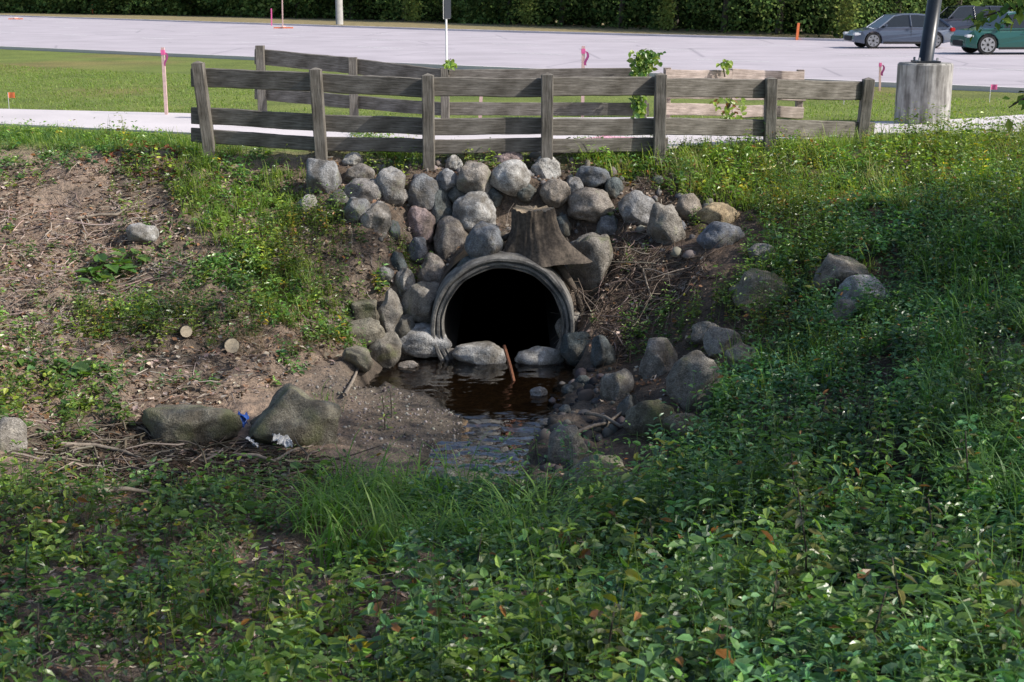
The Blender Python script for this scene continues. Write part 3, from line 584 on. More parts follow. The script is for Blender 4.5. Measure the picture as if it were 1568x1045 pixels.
# ------------------------------------------------------------------ CARS
M_glass=simple('car_glass',(.015,.02,.025),.08,5,.1,.0,0,.8); M_tyre=simple('tyre_rubber',(.02,.02,.02),.8,30,.2,.2); M_rim=simple('wheel_rim',(.45,.46,.48),.3,10,.1,.05,.8)
M_hl=simple('headlight',(.7,.72,.75),.15,5,.05,0); M_tl=simple('tail_light',(.5,.02,.02),.3,5,.1,0)
def car(name,px,py,col,L=4.4,H=1.47,W=1.78,yaw=0,suv=False):
    b=onz(px,py); e=empty(name,(b[0],b[1],.014)); e.rotation_euler=(0,0,math.radians(yaw))
    mp_,nt,o=newmat(name+'_paint'); p=pbsdf(nt,o,col,.3,None,.5,.3); p.inputs['Coat Weight'].default_value=.8
    wr=.33 if not suv else .37; xf,xr=-L*.31,L*.30; belt=.62*H; sill=.2
    def arch(xc): return [(xc+(wr+.05)*math.cos(a),wr+(wr+.05)*math.sin(a)*1.0) for a in np.linspace(math.pi+.35,-.35,10)]
    bot=[(-L/2+.03,sill+.08)]+[q for q in arch(xf)]+[q for q in arch(xr)]+[(L/2-.03,sill+.1)]
    if suv: topl=[(L/2,.5),(L/2-.02,belt*.95),(L/2-.1,belt+.02),(0,belt+.0),(-L*.2,belt),(-L*.27,belt-.01),(-L*.44,belt-.1),(-L/2+.02,belt-.28),(-L/2,.4)]
    else: topl=[(L/2,.45),(L/2-.02,belt*.9),(L/2-.16,belt+.05),(0,belt+.0),(-L*.2,belt-.02),(-L*.27,belt-.05),(-L*.42,belt-.17),(-L/2+.03,belt-.34),(-L/2,.38)]
    prof=[q for q in bot if True]+topl
    prof=[(x,max(z,sill)) for x,z in prof]
    def prism(nm,pf,wf,mat,bev=.03):
        bm=bmesh.new(); A=[bm.verts.new((x,-wf(x,z),z)) for x,z in pf]; B=[bm.verts.new((x,wf(x,z),z)) for x,z in pf]
        bm.faces.new(A); bm.faces.new(B[::-1]); n=len(pf)
        for i in range(n): bm.faces.new((A[i],B[i],B[(i+1)%n],A[(i+1)%n]))
        bmesh.ops.recalc_face_normals(bm,faces=bm.faces)
        me=bpy.data.meshes.new(nm); bm.to_mesh(me); bm.free(); me.materials.append(mat); ob=link(bpy.data.objects.new(nm,me)); ob.parent=e
        md=ob.modifiers.new('b','BEVEL'); md.width=bev; md.segments=3; md.limit_method='ANGLE'; md.angle_limit=math.radians(35); return ob
    wfb=lambda x,z: W/2-(.10 if abs(x)>L*.44 else 0)-.05*max(0,(z-.55))/.4
    prism('body',prof,wfb,mp_)
    if suv: gh=[(-L*.25,belt-.02),(-L*.12,H-.08),(-L*.05,H-.03),(L*.38,H-.05),(L*.44,H-.12),(L*.49,belt-.02)]
    else: gh=[(-L*.26,belt-.06),(-L*.1,H-.09),(-L*.02,H-.03),(L*.12,H-.02),(L*.3,H-.1),(L*.45,belt+.02)]
    wfg=lambda x,z: W/2-.06-.20*(z-belt)/(H-belt)
    prism('windows',gh,wfg,M_glass,.02)
    rf=[(x,z+.02) for x,z in gh[1:-1]]+[(x,z-.05) for x,z in gh[1:-1]][::-1]
    prism('roof',rf,lambda x,z: wfg(x,z)+.012,mp_,.01)
    def pillar(x1,z1,x2,z2,w=.06):
        for s in (-1,1):
            a=Vector((x1,s*(wfg(x1,z1)+.006),z1)); c=Vector((x2,s*(wfg(x2,z2)+.006),z2)); V,Fc=tube([a,c],[w/2*1.2,w/2],6); pymesh('pillar',V,Fc,mp_,True,e)
    pillar(gh[0][0],gh[0][1],gh[1][0],gh[1][1]); pillar(gh[-1][0]-.02,gh[-1][1],gh[-2][0],gh[-2][1],.1); pillar(L*.06,belt,L*.05,H-.06,.07); pillar(L*.28,belt,L*.24,H-.08,.09)
    for xc in (xf,xr):
        for s in (-1,1):
            bm=bmesh.new(); bmesh.ops.create_cone(bm,cap_ends=True,segments=32,radius1=wr,radius2=wr,depth=.22,matrix=Matrix.Translation((xc,s*(W/2-.12),wr))@Matrix.Rotation(math.pi/2,4,'X')); bmesh.ops.bevel(bm,geom=bm.edges[:],offset=.02,segments=2,affect='EDGES')
            me=bpy.data.meshes.new('tyre'); bm.to_mesh(me); bm.free(); me.materials.append(M_tyre); link(bpy.data.objects.new('tyre',me)).parent=e
            bm=bmesh.new(); yy=s*(W/2+.001)
            for k in range(7):
                a=2*math.pi*k/7
                pts_=[(.05,-.05),(.05,.05),(wr*.68,.055),(wr*.68,-.055)]
                bm.faces.new([bm.verts.new((xc+u*math.cos(a)-v*math.sin(a),yy,wr+u*math.sin(a)+v*math.cos(a))) for u,v in pts_])
            n=28; ri=[bm.verts.new((xc+wr*.64*math.cos(2*math.pi*k/n),yy+s*.003,wr+wr*.64*math.sin(2*math.pi*k/n))) for k in range(n)]; ro=[bm.verts.new((xc+wr*.74*math.cos(2*math.pi*k/n),yy+s*.003,wr+wr*.74*math.sin(2*math.pi*k/n))) for k in range(n)]
            for k in range(n): bm.faces.new((ri[k],ri[(k+1)%n],ro[(k+1)%n],ro[k]))
            me=bpy.data.meshes.new('rim'); bm.to_mesh(me); bm.free(); me.materials.append(M_rim); link(bpy.data.objects.new('rim',me)).parent=e
    for s in (-1,1):
        box('headlight',(-L/2+.16,s*(W/2-.17),belt-.30),(.3,.26,.12),M_hl,e,.03); box('tail_light',(L/2-.1,s*(W/2-.16),belt-.12),(.2,.26,.16),M_tl,e,.03)
        box('mirror',(-L*.2,s*(W/2+.06),belt+.06),(.12,.2,.13),mp_,e,.03); box('side_sill',(0,s*(W/2-.02),.24),(L*.42,.06,.1),M_tyre,e,.01)
        box('door_seam',(L*.06,s*(W/2-.012),.6*belt+.08),(.012,.02,belt*.72),M_tyre,e,0); box('door_handle',(L*.0+.1,s*(W/2-.005),belt-.13),(.18,.03,.03),mp_,e,.008)
    box('grille',(-L/2+.02,0,.42),(.08,W*.55,.2),M_tyre,e,.02); return e
car('grey_car',1374,74,(.10,.125,.18),4.35,1.45,1.75,yaw=4)
car('green_suv',1550,83,(.01,.10,.085),4.4,1.6,1.82,yaw=4,suv=True)
car('dark_suv',1472,60,(.03,.04,.07),4.5,1.68,1.85,yaw=5,suv=True)
# ------------------------------------------------------------------ VEGETATION
leaf=Acc(0); stem=Blades(); grass=Blades()
Znf=zone([(640,860),(1000,800),(1640,700),(1700,1150),(560,1150)])
weeds(leaf,stem,scatter(Znf,45,.33,1.1,1),(.1,.45),5,(.08,.18),.62,G1+GB)
weeds(leaf,stem,scatter(Znf,24,.40,.8,15),(.3,.75),7,(.08,.16),.42,GB+G1+[(.17,.27,.07)])
weeds(leaf,stem,scatter(Znf,60,.3,1.4,16),(.05,.2),3,(.05,.1),.7,G1)
Zfr=zone([(620,775),(830,760),(1000,745),(1080,640),(1150,560),(1250,440),(1330,370),(1640,330),(1700,720),(1000,830),(600,900)])
weeds(leaf,stem,scatter(Zfr,75,.33,1.1,1),(.08,.38),4,(.06,.12),.62,G1+GB)
weeds(leaf,stem,scatter(Zfr,36,.40,.7,2),(.28,.75),7,(.07,.14),.48,GB+[(.16,.27,.07)])
Zfl=zone([(-150,735),(300,745),(620,765),(640,1150),(-250,1150)])
weeds(leaf,stem,scatter(Zfl,75,.45,.9,3),(.05,.2),3,(.05,.11),.65,G1)
weeds(leaf,stem,scatter(Zfl,34,.46,.7,4),(.14,.48),5,(.07,.14),.5,G1+G2)
Zll=zone([(-80,560),(120,545),(220,590),(210,650),(90,690),(-80,705)])
weeds(leaf,stem,scatter(Zll,60,.42,1,5),(.08,.28),4,(.07,.13),.6,G1+G2)
Zlm=zone([(290,410),(430,330),(560,335),(630,380),(640,440),(580,500),(560,560),(500,530),(430,500),(330,545),(240,520),(120,520),(110,470),(270,470)])
weeds(leaf,stem,scatter(Zlm,115,.32,1.2,6),(.1,.42),5,(.06,.115),.5,G1+G2)
Zcl=zone([(-80,200),(290,218),(480,250),(470,300),(400,350),(280,340),(250,290),(100,250),(-80,250)])
weeds(leaf,stem,scatter(Zcl,55,.40,1.2,7),(.06,.3),4,(.06,.11),.55,G2+G1)
Zcr=zone([(860,232),(1340,222),(1640,205),(1640,340),(1330,370),(1180,370),(1120,310),(1000,290),(900,262)])
weeds(leaf,stem,scatter(Zcr,85,.36,1.2,8),(.08,.42),5,(.06,.12),.5,G2+G1,0,.03)
Zrm=zone([(950,490),(1010,460),(1080,470),(1200,380),(1330,370),(1250,440),(1140,560),(1060,540),(960,555)])
weeds(leaf,stem,scatter(Zrm,95,.34,1.5,9),(.08,.36),4,(.06,.10),.5,G1+G2)
Zrr=zone([(1180,330),(1640,290),(1640,520),(1300,560),(1120,640),(1080,600),(1150,470)])
weeds(leaf,stem,scatter(Zrr,75,.34,1.0,14),(.12,.6),6,(.06,.12),.5,G1+GB,0,.02)
Zsl=zone([(540,200),(640,240),(900,260),(1000,340),(860,360),(600,360),(520,330)])
weeds(leaf,stem,scatter(Zsl,80,.40,1.6,10),(.06,.26),4,(.05,.09),.55,G1+G2)
Zce=zone([(880,360),(1120,330),(1180,400),(1080,470),(960,480),(900,520)])
weeds(leaf,stem,scatter(Zce,45,.46,1.6,17),(.06,.26),4,(.05,.09),.55,G1+G2)
Zpl=zone([(540,420),(640,430),(600,540),(560,560),(520,520)])
weeds(leaf,stem,scatter(Zpl,70,.35,1.6,18),(.08,.3),4,(.05,.10),.55,G1+G2)
Zall=zone([(-80,250),(450,250),(600,400),(560,560),(200,640),(-80,640)])
weeds(leaf,stem,scatter(Zall,34,.48,1.3,11),(.05,.26),4,(.06,.10),.6,G1+G2)
Zmid=zone([(640,760),(1010,745),(1080,620),(1130,660),(1050,790),(620,800)])
weeds(leaf,stem,scatter(Zmid,90,.3,1.5,12),(.1,.36),5,(.05,.10),.5,G1+GB)
def rosette(px,py,n,L,cols,name,ratio=.7,H=.2):
    b=np.array(hit(px,py)); ac=Acc(0); a=rng.uniform(0,6.28,n); p=rng.uniform(.0,.6,n); r=rng.uniform(.03,.15,n)
    D=np.stack([np.cos(a)*np.cos(p),np.sin(a)*np.cos(p),np.sin(p)-.2],-1); P=b+np.stack([np.cos(a)*r,np.sin(a)*r,rng.uniform(.05,H,n)],-1)
    LL=rng.uniform(L*.6,L,n); ac.add(P,D,np.array([0,0,1.])+rng.normal(0,.3,(n,3)),LL,LL*ratio,pal(n,cols)); ac.make(name,M_leaf)
for q in [(165,425,18,.30),(205,412,12,.26),(150,445,10,.22),(110,580,12,.22),(1130,470,10,.2),(1090,740,10,.2),(930,340,8,.14),(310,360,8,.15),(690,905,10,.18),(1400,390,12,.22),(1230,450,9,.18),(1450,640,10,.24),(470,740,8,.17),(60,585,8,.18),(1120,760,10,.22),(1050,735,8,.16),(1510,900,10,.24),(960,960,9,.2)]:
    rosette(q[0],q[1],q[2],q[3],G1+[(.14,.26,.08)],'broadleaf_plant')
def tallplant(px,py,H,nl,L,cols,name,lean=0):
    b=np.array(hit(px,py)); e=empty(name,tuple(b)); k=np.arange(nl); f=(k+1)/nl; a=k*2.4+rng.uniform(0,1,nl); p=rng.uniform(-.5,.3,nl)
    D=np.stack([np.cos(a)*np.cos(p),np.sin(a)*np.cos(p),np.sin(p)],-1); P=np.stack([lean*f*f*H,0*f,H*f],-1)
    ac=Acc(0); LL=L*(1.1-.6*f)*rng.uniform(.7,1.1,nl); ac.add(P+D*.02,D,np.array([0,0,1.])+rng.normal(0,.3,(nl,3)),LL,LL*.42,pal(nl,cols)); ac.make('leaves',M_leaf,e)
    V,Fc=tube([(0,0,-.05),(lean*.25*H,0,H*.5),(lean*H,0,H)],[.009,.007,.004],6); pymesh('stem',V,Fc,M_bark,True,e)
OL=[(.17,.185,.08),(.19,.22,.07),(.15,.14,.08),(.25,.24,.07)]
TP=[(1235,935,.8,28,.2),(1215,800,.6,22,.16),(880,905,.5,16,.15),(1430,900,.6,20,.18),(1500,1000,.6,20,.18),(1090,1040,.4,14,.14),(1330,1030,.45,16,.15),(590,660,.4,16,.08),(600,640,.35,14,.07),(1170,690,.35,14,.1),(300,860,.3,12,.1),(60,1000,.3,14,.12),
  (730,900,.4,16,.12),(1000,880,.45,16,.13),(1340,720,.5,18,.14),(1400,560,.5,16,.14),(1260,560,.4,14,.12),(820,700,.3,12,.08),(430,900,.3,12,.1),(1480,780,.6,20,.16),(780,980,.4,14,.13),(1250,700,.55,20,.13),(1540,1040,.6,22,.2),(1180,1000,.5,18,.17),(650,1030,.35,14,.12),(1380,1010,.6,22,.18),(930,1040,.45,16,.15),(40,900,.3,12,.1),(220,960,.3,12,.1)]
for q in TP: tallplant(*q,OL if q[0]>800 and q[4]>.12 else G1+G2,'tall_weed',rng.uniform(-.15,.15))
def gz(pxs,dens,nb,L,W,cols,patch=0,ps=1.2,sd=0,spread=.06,curve=(.2,1.1)): tufts(grass,scatter(zone(pxs),dens,patch,ps,sd),nb,L,W,cols,spread,curve)
gz([(520,745),(650,755),(840,780),(900,840),(800,910),(560,920),(460,830)],26,13,(.25,.75),(.012,.026),[(.16,.30,.06),(.13,.25,.055),(.21,.34,.08)],.42,1.2,30,.09,(.4,1.5))
gz([(200,760),(540,740),(520,900),(250,900)],14,12,(.14,.42),(.009,.018),G1,.5,1.2,31,.07,(.3,1.3))
gz([(1380,420),(1640,350),(1700,900),(1450,760)],26,13,(.25,.75),(.010,.018),[(.12,.23,.05),(.10,.21,.06)],.38,1,32,.08,(.4,1.5))
gz([(260,225),(480,245),(470,310),(420,400),(330,390),(270,320)],50,12,(.12,.40),(.008,.014),G2,.44,1.5,33)
gz([(380,420),(500,410),(520,500),(420,500)],60,14,(.1,.34),(.006,.012),G2+[(.3,.3,.13)],.2,1.5,34)
gz([(-80,195),(290,212),(290,235),(-80,225)],80,10,(.06,.22),(.007,.013),G2+G1,.1,1.5,35)
gz([(860,232),(1340,218),(1640,205),(1640,330),(1400,330),(1180,330),(1000,285),(900,255)],60,12,(.1,.44),(.008,.014),G2+[(.30,.35,.10),(.34,.32,.14)],.36,1.3,36,.07,(.3,1.3))
gz([(580,235),(650,235),(660,262),(600,275)],90,14,(.1,.3),(.007,.012),G2,.0,1,37)
gz([(1130,400),(1330,380),(1400,500),(1250,620),(1100,620)],20,12,(.15,.5),(.008,.014),G1+G2,.45,1,38)
gz([(480,590),(560,640),(540,700),(500,690)],12,8,(.1,.35),(.008,.014),G1,.4,1,39)
gz([(900,720),(1100,640),(1400,700),(1700,1100),(800,1100)],9,10,(.2,.65),(.010,.018),G1,.5,1,40,.07,(.4,1.5))
gz([(-80,740),(300,760),(400,1100),(-200,1100)],9,10,(.1,.38),(.008,.014),G1,.5,1,41)
for pz,dn in (([(-350,90),(0,100),(290,115),(390,130),(390,176),(290,174),(0,167),(-350,164)],150),([(1235,135),(1460,150),(1750,160),(1750,176),(1450,184),(1300,186),(1235,182)],150),([(300,170),(700,165),(1230,165),(1230,182),(1000,181),(700,182),(400,178)],60),([(1340,208),(1568,214),(1750,218),(1750,235),(1340,222)],160)):
    tufts(grass,scatter(np.array([onz(*p)[:2] for p in pz]),dn*.35,.1,.8,42),4,(.04,.10),(.012,.022),[(.21,.29,.07),(.25,.32,.08),(.17,.26,.06)],.08)
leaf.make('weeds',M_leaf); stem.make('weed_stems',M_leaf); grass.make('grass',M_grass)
def vine(px,py0,py1,Y,w,n,name,cols):
    ac=Acc(0); f=rng.uniform(0,1,n); cx=px+rng.normal(0,w,n)*(1-.45*f); yy=py0+(py1-py0)*f
    P=np.array([at(a,b,Y-.12+rng.normal(0,.08)) for a,b in zip(cx,yy)]); D=rng.normal(0,1,(n,3)); D[:,2]-=.5; D[:,1]-=.6
    L=rng.uniform(.07,.14,n); e=empty(name,(0,0,0)); ac.add(P,D,np.array([0,-1,.8])+rng.normal(0,.4,(n,3)),L,L*.75,pal(n,cols)); ac.make('leaves',M_leaf,e)
    V,Fc=tube([at(px,py1+10,Y-.1),at(px-3,(py0+py1)/2,Y-.12),at(px+2,py0,Y-.1)],[.015,.012,.008],6); pymesh('stem',V,Fc,M_bark,True,e)
vine(988,78,108,24.9,12,190,'climbing_vine',G1+G2); vine(978,108,180,24.8,8,190,'climbing_vine',G1+G2); vine(1110,92,108,26.0,6,24,'climbing_vine',G2); vine(1118,150,182,25.6,14,60,'climbing_vine',G2+[(.25,.12,.05)]); vine(688,90,105,24.7,5,18,'climbing_vine',G2)
lit=Acc(1); tw=Sticks()
def litter(pxs,dens,L=(.03,.08),cols=BR,patch=0,seed=60):
    P=scatter(zone(pxs),dens,patch,1.2,seed,False); n=len(P); P[:,2]+=rng.uniform(.0,.03,n); a=rng.uniform(0,6.28,n)
    D=np.stack([np.cos(a),np.sin(a),rng.normal(0,.35,n)],-1); l=rng.uniform(*L,n); lit.add(P,D,np.array([0,0,1.])+rng.normal(0,.5,(n,3)),l,l*rng.uniform(.3,.8,n),pal(n,cols,.4))
def twigs(pxs,dens,L=(.08,.5),R=(.002,.007),cols=((.2,.16,.13),(.3,.26,.22),(.1,.08,.065),(.38,.33,.29)),patch=0,seed=70,tilt=.18,dirb=None):
    P=scatter(zone(pxs),dens,patch,1.2,seed,False); n=len(P); P[:,2]+=rng.uniform(.0,.05,n); a=rng.uniform(0,6.28,n)
    D=np.stack([np.cos(a),np.sin(a),rng.normal(0,tilt,n)],-1)
    l=L[0]+(L[1]-L[0])*rng.uniform(0,1,n)**2; e=P+nrm(D)*l[:,None]; D[:,2]+=(T(e[:,0],e[:,1])+.03-e[:,2])/np.maximum(l,.05)*.8
    tw.add(P,D,l,rng.uniform(0,1,n)**2*(R[1]-R[0])+R[0],pal(n,list(cols),.3))
LB=[(-80,250),(450,260),(620,380),(600,520),(500,560),(220,660),(-80,700)]
litter(LB,420,(.03,.1),BR,.25); twigs(LB,80,(.06,.5),(.002,.009),patch=.3)
litter([(-150,700),(640,740),(700,1150),(-250,1150)],260,(.03,.08),BR,.25,61); twigs([(-150,700),(640,740),(700,1150),(-250,1150)],45)
litter([(640,760),(1100,640),(1640,330),(1700,1150),(640,1150)],110,(.03,.08),BR+[(.4,.17,.06)],.2,62); twigs([(640,760),(1100,640),(1640,330),(1700,1150),(640,1150)],20,(.1,.6),(.002,.008))
twigs(DB,330,(.15,.8),(.003,.018),tilt=.3,seed=71,cols=((.06,.05,.04),(.12,.1,.08),(.26,.22,.18))); litter(DB,380,(.04,.1),[(.07,.05,.04),(.12,.08,.055),(.25,.17,.11)])
twigs(CB,450,(.12,.8),(.003,.011),tilt=.6,seed=72,cols=((.08,.06,.05),(.14,.11,.09),(.26,.21,.18))); litter(CB,260,(.03,.09),BR)
twigs([(470,230),(640,235),(1060,240),(1130,330),(1000,380),(620,400),(470,330)],70,(.1,.4)); litter([(470,230),(640,235),(1060,240),(1130,330),(1000,380),(620,400),(470,330)],260,(.03,.08),BR)
twigs([(-80,330),(240,300),(330,420),(100,520),(-80,520)],60,(.2,.8),(.003,.012),cols=((.36,.28,.24),(.42,.35,.3)),seed=73)
litter([(560,560),(860,560),(860,735),(620,735)],20,(.02,.05),BR); litter([(900,500),(1330,380),(1330,480),(1050,700),(920,640)],160,(.03,.08),BR)
litter([(1180,280),(1300,280),(1320,320),(1190,325)],260,(.05,.12),[(.45,.18,.06),(.35,.14,.05)]); litter([(150,215),(290,225),(280,270),(160,260)],200,(.05,.12),[(.28,.09,.05),(.2,.08,.05)])
lit.make('leaf_litter',M_litter); tw.make('twigs',M_twig)
dg=Blades(); tufts(dg,scatter(zone([(360,470),(520,500),(540,540),(470,560),(330,540)]),60,.3,1.5,80),12,(.08,.25),(.003,.006),[(.3,.23,.14),(.2,.15,.09)],.06,(.6,1.3)); dg.make('dead_grass',M_grass)
ico=bmesh.new(); bmesh.ops.create_icosphere(ico,subdivisions=2,radius=1); iv=np.array([v.co[:] for v in ico.verts]); ifc=np.array([[v.index for v in f.verts] for f in ico.faces]); ico.free()
def gravel(name,pxs,dens,sz,cols,inwater=False):
    poly=zone(pxs); lo=poly.min(0);hi=poly.max(0); n=int(np.prod(hi-lo)*dens); x=rng.uniform(lo[0],hi[0],n); y=rng.uniform(lo[1],hi[1],n); k=inpoly(x,y,poly); x=x[k];y=y[k]; n=len(x)
    s=sz[0]+(sz[1]-sz[0])*rng.uniform(0,1,n)**4; z=T(x,y)+s*.1; sc=s[:,None]*rng.uniform(.6,1.2,(n,3))
    jit=1+rng.normal(0,.09,(n,len(iv),1)); V=np.stack([x,y,z],-1)[:,None]+iv[None]*jit*sc[:,None]
    Fc=(np.arange(n)[:,None,None]*len(iv)+ifc[None]).reshape(-1,3); build(name,V.reshape(-1,3),Fc,np.repeat(pal(n,cols,.3),len(iv),0),M_litter,True)
gravel('gravel',[(500,560),(600,590),(720,640),(700,690),(640,700),(520,680),(380,600)],330,(.005,.022),[(.2,.18,.17),(.28,.26,.24),(.14,.12,.11)])
gravel('stream_cobbles',[(850,560),(960,560),(960,640),(900,720),(820,720),(835,650)],60,(.02,.10),[(.10,.095,.09),(.15,.14,.13),(.06,.06,.06)])
gravel('bank_stones',[(560,240),(1060,240),(1130,330),(1060,400),(900,370),(600,400),(520,320)],20,(.03,.10),[(.15,.15,.15),(.22,.2,.18)])
M_blue=simple('blue_plastic',(.02,.09,.4),.35,8,.3,.3); M_wpl=simple('white_plastic',(.7,.7,.7),.5,8,.1,.2)
def crumple(name,px,py,s,mat,fl=.5):
    X,Y,Z=hit(px,py); bm=bmesh.new(); bmesh.ops.create_grid(bm,x_segments=14,y_segments=14,size=1)
    for v in bm.verts:
        q=v.co.copy(); v.co=Vector((q.x*s*(1+.3*mnoise.noise(q*2)),q.y*s*.7+.2*s*mnoise.noise(q*1.7+Vector((px,0,0))),fl*s*(mnoise.noise(q*1.8+Vector((0,px,0)))+.5*mnoise.noise(q*5+Vector((px,0,0)))+.7)))
    me=bpy.data.meshes.new(name); bm.to_mesh(me); bm.free(); me.materials.append(mat); ob=link(bpy.data.objects.new(name,me)); ob.location=(X,Y,Z+.07); ob.rotation_euler=(.6,.2,px)
crumple('blue_plastic_bag',368,664,.11,M_blue,1.0); crumple('crumpled_wrapper',428,690,.09,M_wpl,.9); crumple('crumpled_wrapper',385,690,.10,M_wpl,.3); crumple('crumpled_wrapper',445,694,.06,M_wpl,1)
M_drift=simple('driftwood',(.24,.20,.16),.85,18,.4,.6)
for pl in ([(528,612),(545,580),(560,560)],[(880,672),(930,655),(985,625)],[(95,690),(190,700),(260,735)],[(230,640),(290,655),(350,640)],[(120,340),(180,335),(215,320)],[(360,705),(420,715),(480,690)],[(150,760),(230,765),(310,750)],[(940,385),(985,420),(1000,470)],[(900,640),(950,660),(1010,650)]):
    P=[Vector(hit(*p))+Vector((0,0,.05)) for p in pl]; P=[P[0],P[0].lerp(P[1],.5)+Vector((.02,.02,.02)),P[1],P[1].lerp(P[2],.5)+Vector((-.02,0,.03)),P[2]]
    V,Fc=tube(P,[.022,.02,.018,.012,.006],7); pymesh('fallen_branch',V,Fc,M_drift)
# ------------------------------------------------------------------ TREES
def tree(name,x,y,H,blobs,nleaf,lsz=(.12,.24),extra=None):
    g=float(T(x,y)[0]); e=empty(name,(x,y,g)); P=[(0,0,-.3),(.05,0,H*.25),(-.05,.1,H*.5),(.1,0,H*.85)]; V,Fc=tube(P,[.34,.27,.2,.07],12); pymesh('trunk',V,Fc,M_bark,True,e)
    ac=Acc(1); tot=sum(b[3]**3 for b in blobs)
    for bx,by,bz,r in blobs:
        a0=Vector((0,0,H*.3+random.random()*H*.25)); c0=Vector((bx-x,by-y,bz-g)); V,Fc=tube([a0,a0.lerp(c0,.5)+Vector((0,0,.3)),c0],[.12,.08,.03],7); pymesh('limb',V,Fc,M_bark,True,e)
        n=int(nleaf*r**3/tot); sub=9; sc=rng.normal(0,1,(sub*2,3)); sc=nrm(sc)*rng.uniform(.3,1,(sub*2,1))*r*np.array([1,1,.7])
        idx=rng.integers(0,len(sc),n); Pl=np.array([bx-x,by-y,bz-g])+sc[idx]+rng.normal(0,r*.15,(n,3))*np.array([1,1,.6]); l=rng.uniform(*lsz,n)
        ac.add(Pl,rng.normal(0,1,(n,3))+np.array([0,0,-.4]),rng.normal(0,.6,(n,3))+np.array([0,0,1]),l,l*.65,pal(n,G1))
    if extra is not None:
        for (pa,pb,nl) in extra:
            A=Vector(pa)-Vector((x,y,g)); B=Vector(pb)-Vector((x,y,g)); tk=Vector((0,0,H*.35)); V,Fc=tube([tk,(tk+A)/2+Vector((0,0,.5)),A,A.lerp(B,.5)+Vector((0,0,.03)),B],[.08,.05,.02,.012,.005],7); pymesh('limb',V,Fc,M_bark,True,e)
            t=rng.uniform(0,1,nl)[:,None]; Q=np.array(A)*(1-t)+np.array(B)*t; D=rng.normal(0,.6,(nl,3))+np.array([-.3,-.2,-.5]); l=rng.uniform(.07,.12,nl)
            ac.add(Q+rng.normal(0,.05,(nl,3)),D,np.array([0,-.5,1])+rng.normal(0,.3,(nl,3)),l,l*.6,pal(nl,G1+G2))
    ac.make('crown',M_tree,e)
tree('maple_tree',8.6,10.5,9,[(8.5,6.5,8,2.4),(6,5,7.6,2.0),(10.5,8.5,7.8,2.4),(9,4,9.5,2.3),(12,6,8,2.3)],8000,
  extra=[((4.4,11.4,2.25),at(1490,30,11.2),90),((4.5,11.2,1.75),at(1545,165,10.8),50)])
tree('maple_tree',13.5,13,10,[(13.5,12,8,2.4),(14.5,9.5,7.5,2.2),(16,13.5,8.5,2.4),(12.5,9.5,9.5,2.0),(9.6,13.4,9.2,1.5),(11.6,15.4,9,1.5)],6500)
tree('maple_tree',6.5,1.5,9,[(5,3,8,2.4),(7.5,1.5,8.5,2.2),(3.5,4.5,8.5,1.8),(9,3.5,7.5,2.0)],5000)
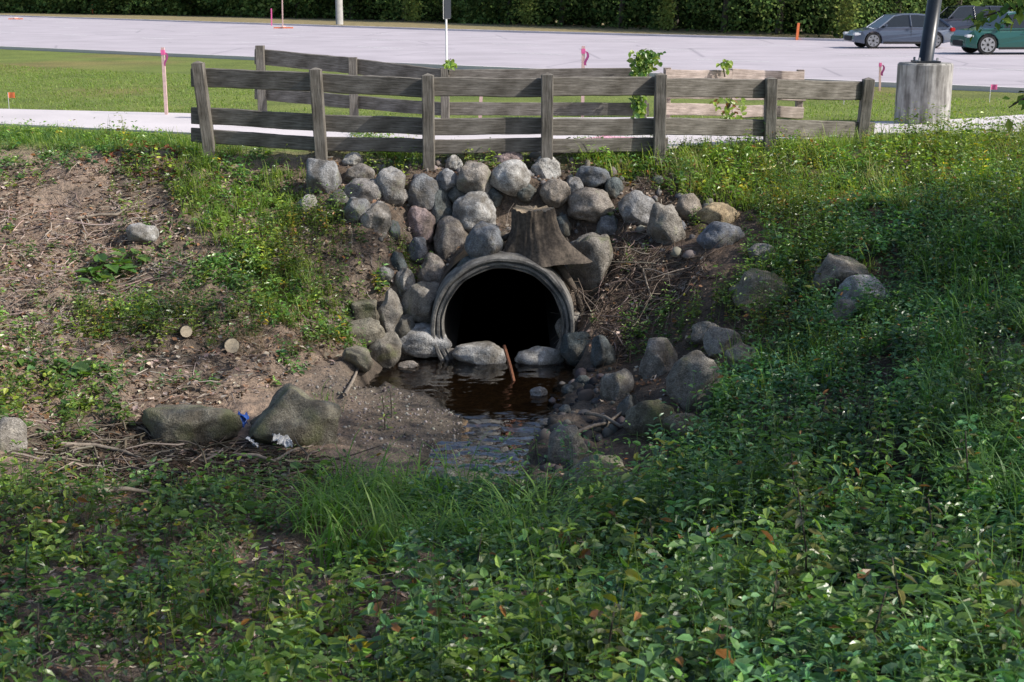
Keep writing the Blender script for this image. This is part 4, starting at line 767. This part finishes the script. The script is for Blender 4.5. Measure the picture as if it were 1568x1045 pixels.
def dist_mass():
    ac=Acc(1); line=np.array([onz(*p)[:2] for p in hedge_px])
    pxs=np.array([p[0] for p in hedge_px])
    n=60000; u=rng.uniform(-400,1900,n); dirn=rng.uniform(0,1,n)**1.5*7
    X=np.interp(u,pxs,line[:,0]); Y=np.interp(u,pxs,line[:,1])
    k=1+dirn/np.hypot(X,Y); X=X*k; Y=Y*k
    hmax=1.2+4*np.clip(vnoise(u/60,0*u,1,3)+dirn/7*.8,0,1.6); h=rng.uniform(0,1,n)**.8*hmax
    bul=(vnoise(u/14,h*1.3,1,4)-.5)*2.4; kk=1+bul/np.hypot(X,Y); X*=kk; Y*=kk
    P=np.stack([X,Y,h],-1); s=Y/100*rng.uniform(.18,.42,n)*.9
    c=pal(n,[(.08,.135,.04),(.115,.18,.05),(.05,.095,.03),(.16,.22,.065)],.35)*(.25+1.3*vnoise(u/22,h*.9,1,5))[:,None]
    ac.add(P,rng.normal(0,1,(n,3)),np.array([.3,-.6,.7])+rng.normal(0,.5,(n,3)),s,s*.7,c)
    for u0 in (1022,640,1290,820):
        m=900; uu=u0+rng.normal(0,7,m); X=np.interp(uu,pxs,line[:,0]);Y=np.interp(uu,pxs,line[:,1])-1.2; ac.add(np.stack([X,Y,rng.uniform(0.2,3.5,m)],-1),rng.normal(0,1,(m,3)),np.array([0,-.6,.7])+rng.normal(0,.4,(m,3)),np.full(m,.22),np.full(m,.15),pal(m,[(.22,.26,.07),(.17,.23,.06)]))
    e=empty('distant_tree_mass'); ac.make('foliage',M_tree,e)
    for u0 in np.linspace(-300,1800,26):
        X=float(np.interp(u0,pxs,line[:,0]))*1.02; Y=float(np.interp(u0,pxs,line[:,1]))*1.02+1.5; V,Fc=tube([(X,Y,-.2),(X+.2,Y,3),(X,Y,6)],[.22,.16,.08],7); pymesh('trunk',V,Fc,M_bark,True,e)
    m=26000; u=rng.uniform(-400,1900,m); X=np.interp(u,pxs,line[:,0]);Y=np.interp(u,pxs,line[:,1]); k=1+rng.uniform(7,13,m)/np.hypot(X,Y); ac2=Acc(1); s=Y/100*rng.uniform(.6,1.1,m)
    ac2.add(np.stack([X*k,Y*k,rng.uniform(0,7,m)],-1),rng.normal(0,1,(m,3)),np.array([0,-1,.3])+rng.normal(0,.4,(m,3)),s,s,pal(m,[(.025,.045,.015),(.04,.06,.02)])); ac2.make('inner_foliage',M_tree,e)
dist_mass()
# ------------------------------------------------------------------ LIGHT, SKY, CAMERA
Sd=Vector((.82,-.22,.0)).normalized(); el=math.radians(38); S3=Vector((Sd.x*math.cos(el),Sd.y*math.cos(el),math.sin(el)))
sl=bpy.data.lights.new('sun','SUN'); sl.energy=5.0; sl.angle=math.radians(.5); sl.color=(1,.94,.85); so=link(bpy.data.objects.new('sun',sl)); so.rotation_euler=S3.to_track_quat('Z','Y').to_euler(); so.location=(20,20,30)
w=bpy.data.worlds.new('World'); scene.world=w; w.use_nodes=True; nt=w.node_tree; bg=nt.nodes['Background']; sk=nt.nodes.new('ShaderNodeTexSky'); sk.sky_type='NISHITA'; sk.sun_disc=False; sk.sun_elevation=el; sk.sun_rotation=math.atan2(Sd.x,Sd.y); sk.dust_density=2.0
nt.links.new(sk.outputs[0],bg.inputs[0]); bg.inputs[1].default_value=.15
cam=bpy.data.cameras.new('camera'); cam.lens=50.0; cam.sensor_width=36; cam.clip_end=4000; co=link(bpy.data.objects.new('camera',cam)); co.location=(0,0,CZ); co.rotation_euler=(math.pi/2-PITCH,0,0)
cam.dof.use_dof=True; cam.dof.focus_distance=18.5; cam.dof.aperture_fstop=5.6
scene.camera=co
scene.view_settings.view_transform='Standard'; scene.view_settings.look='None'; scene.view_settings.exposure=0
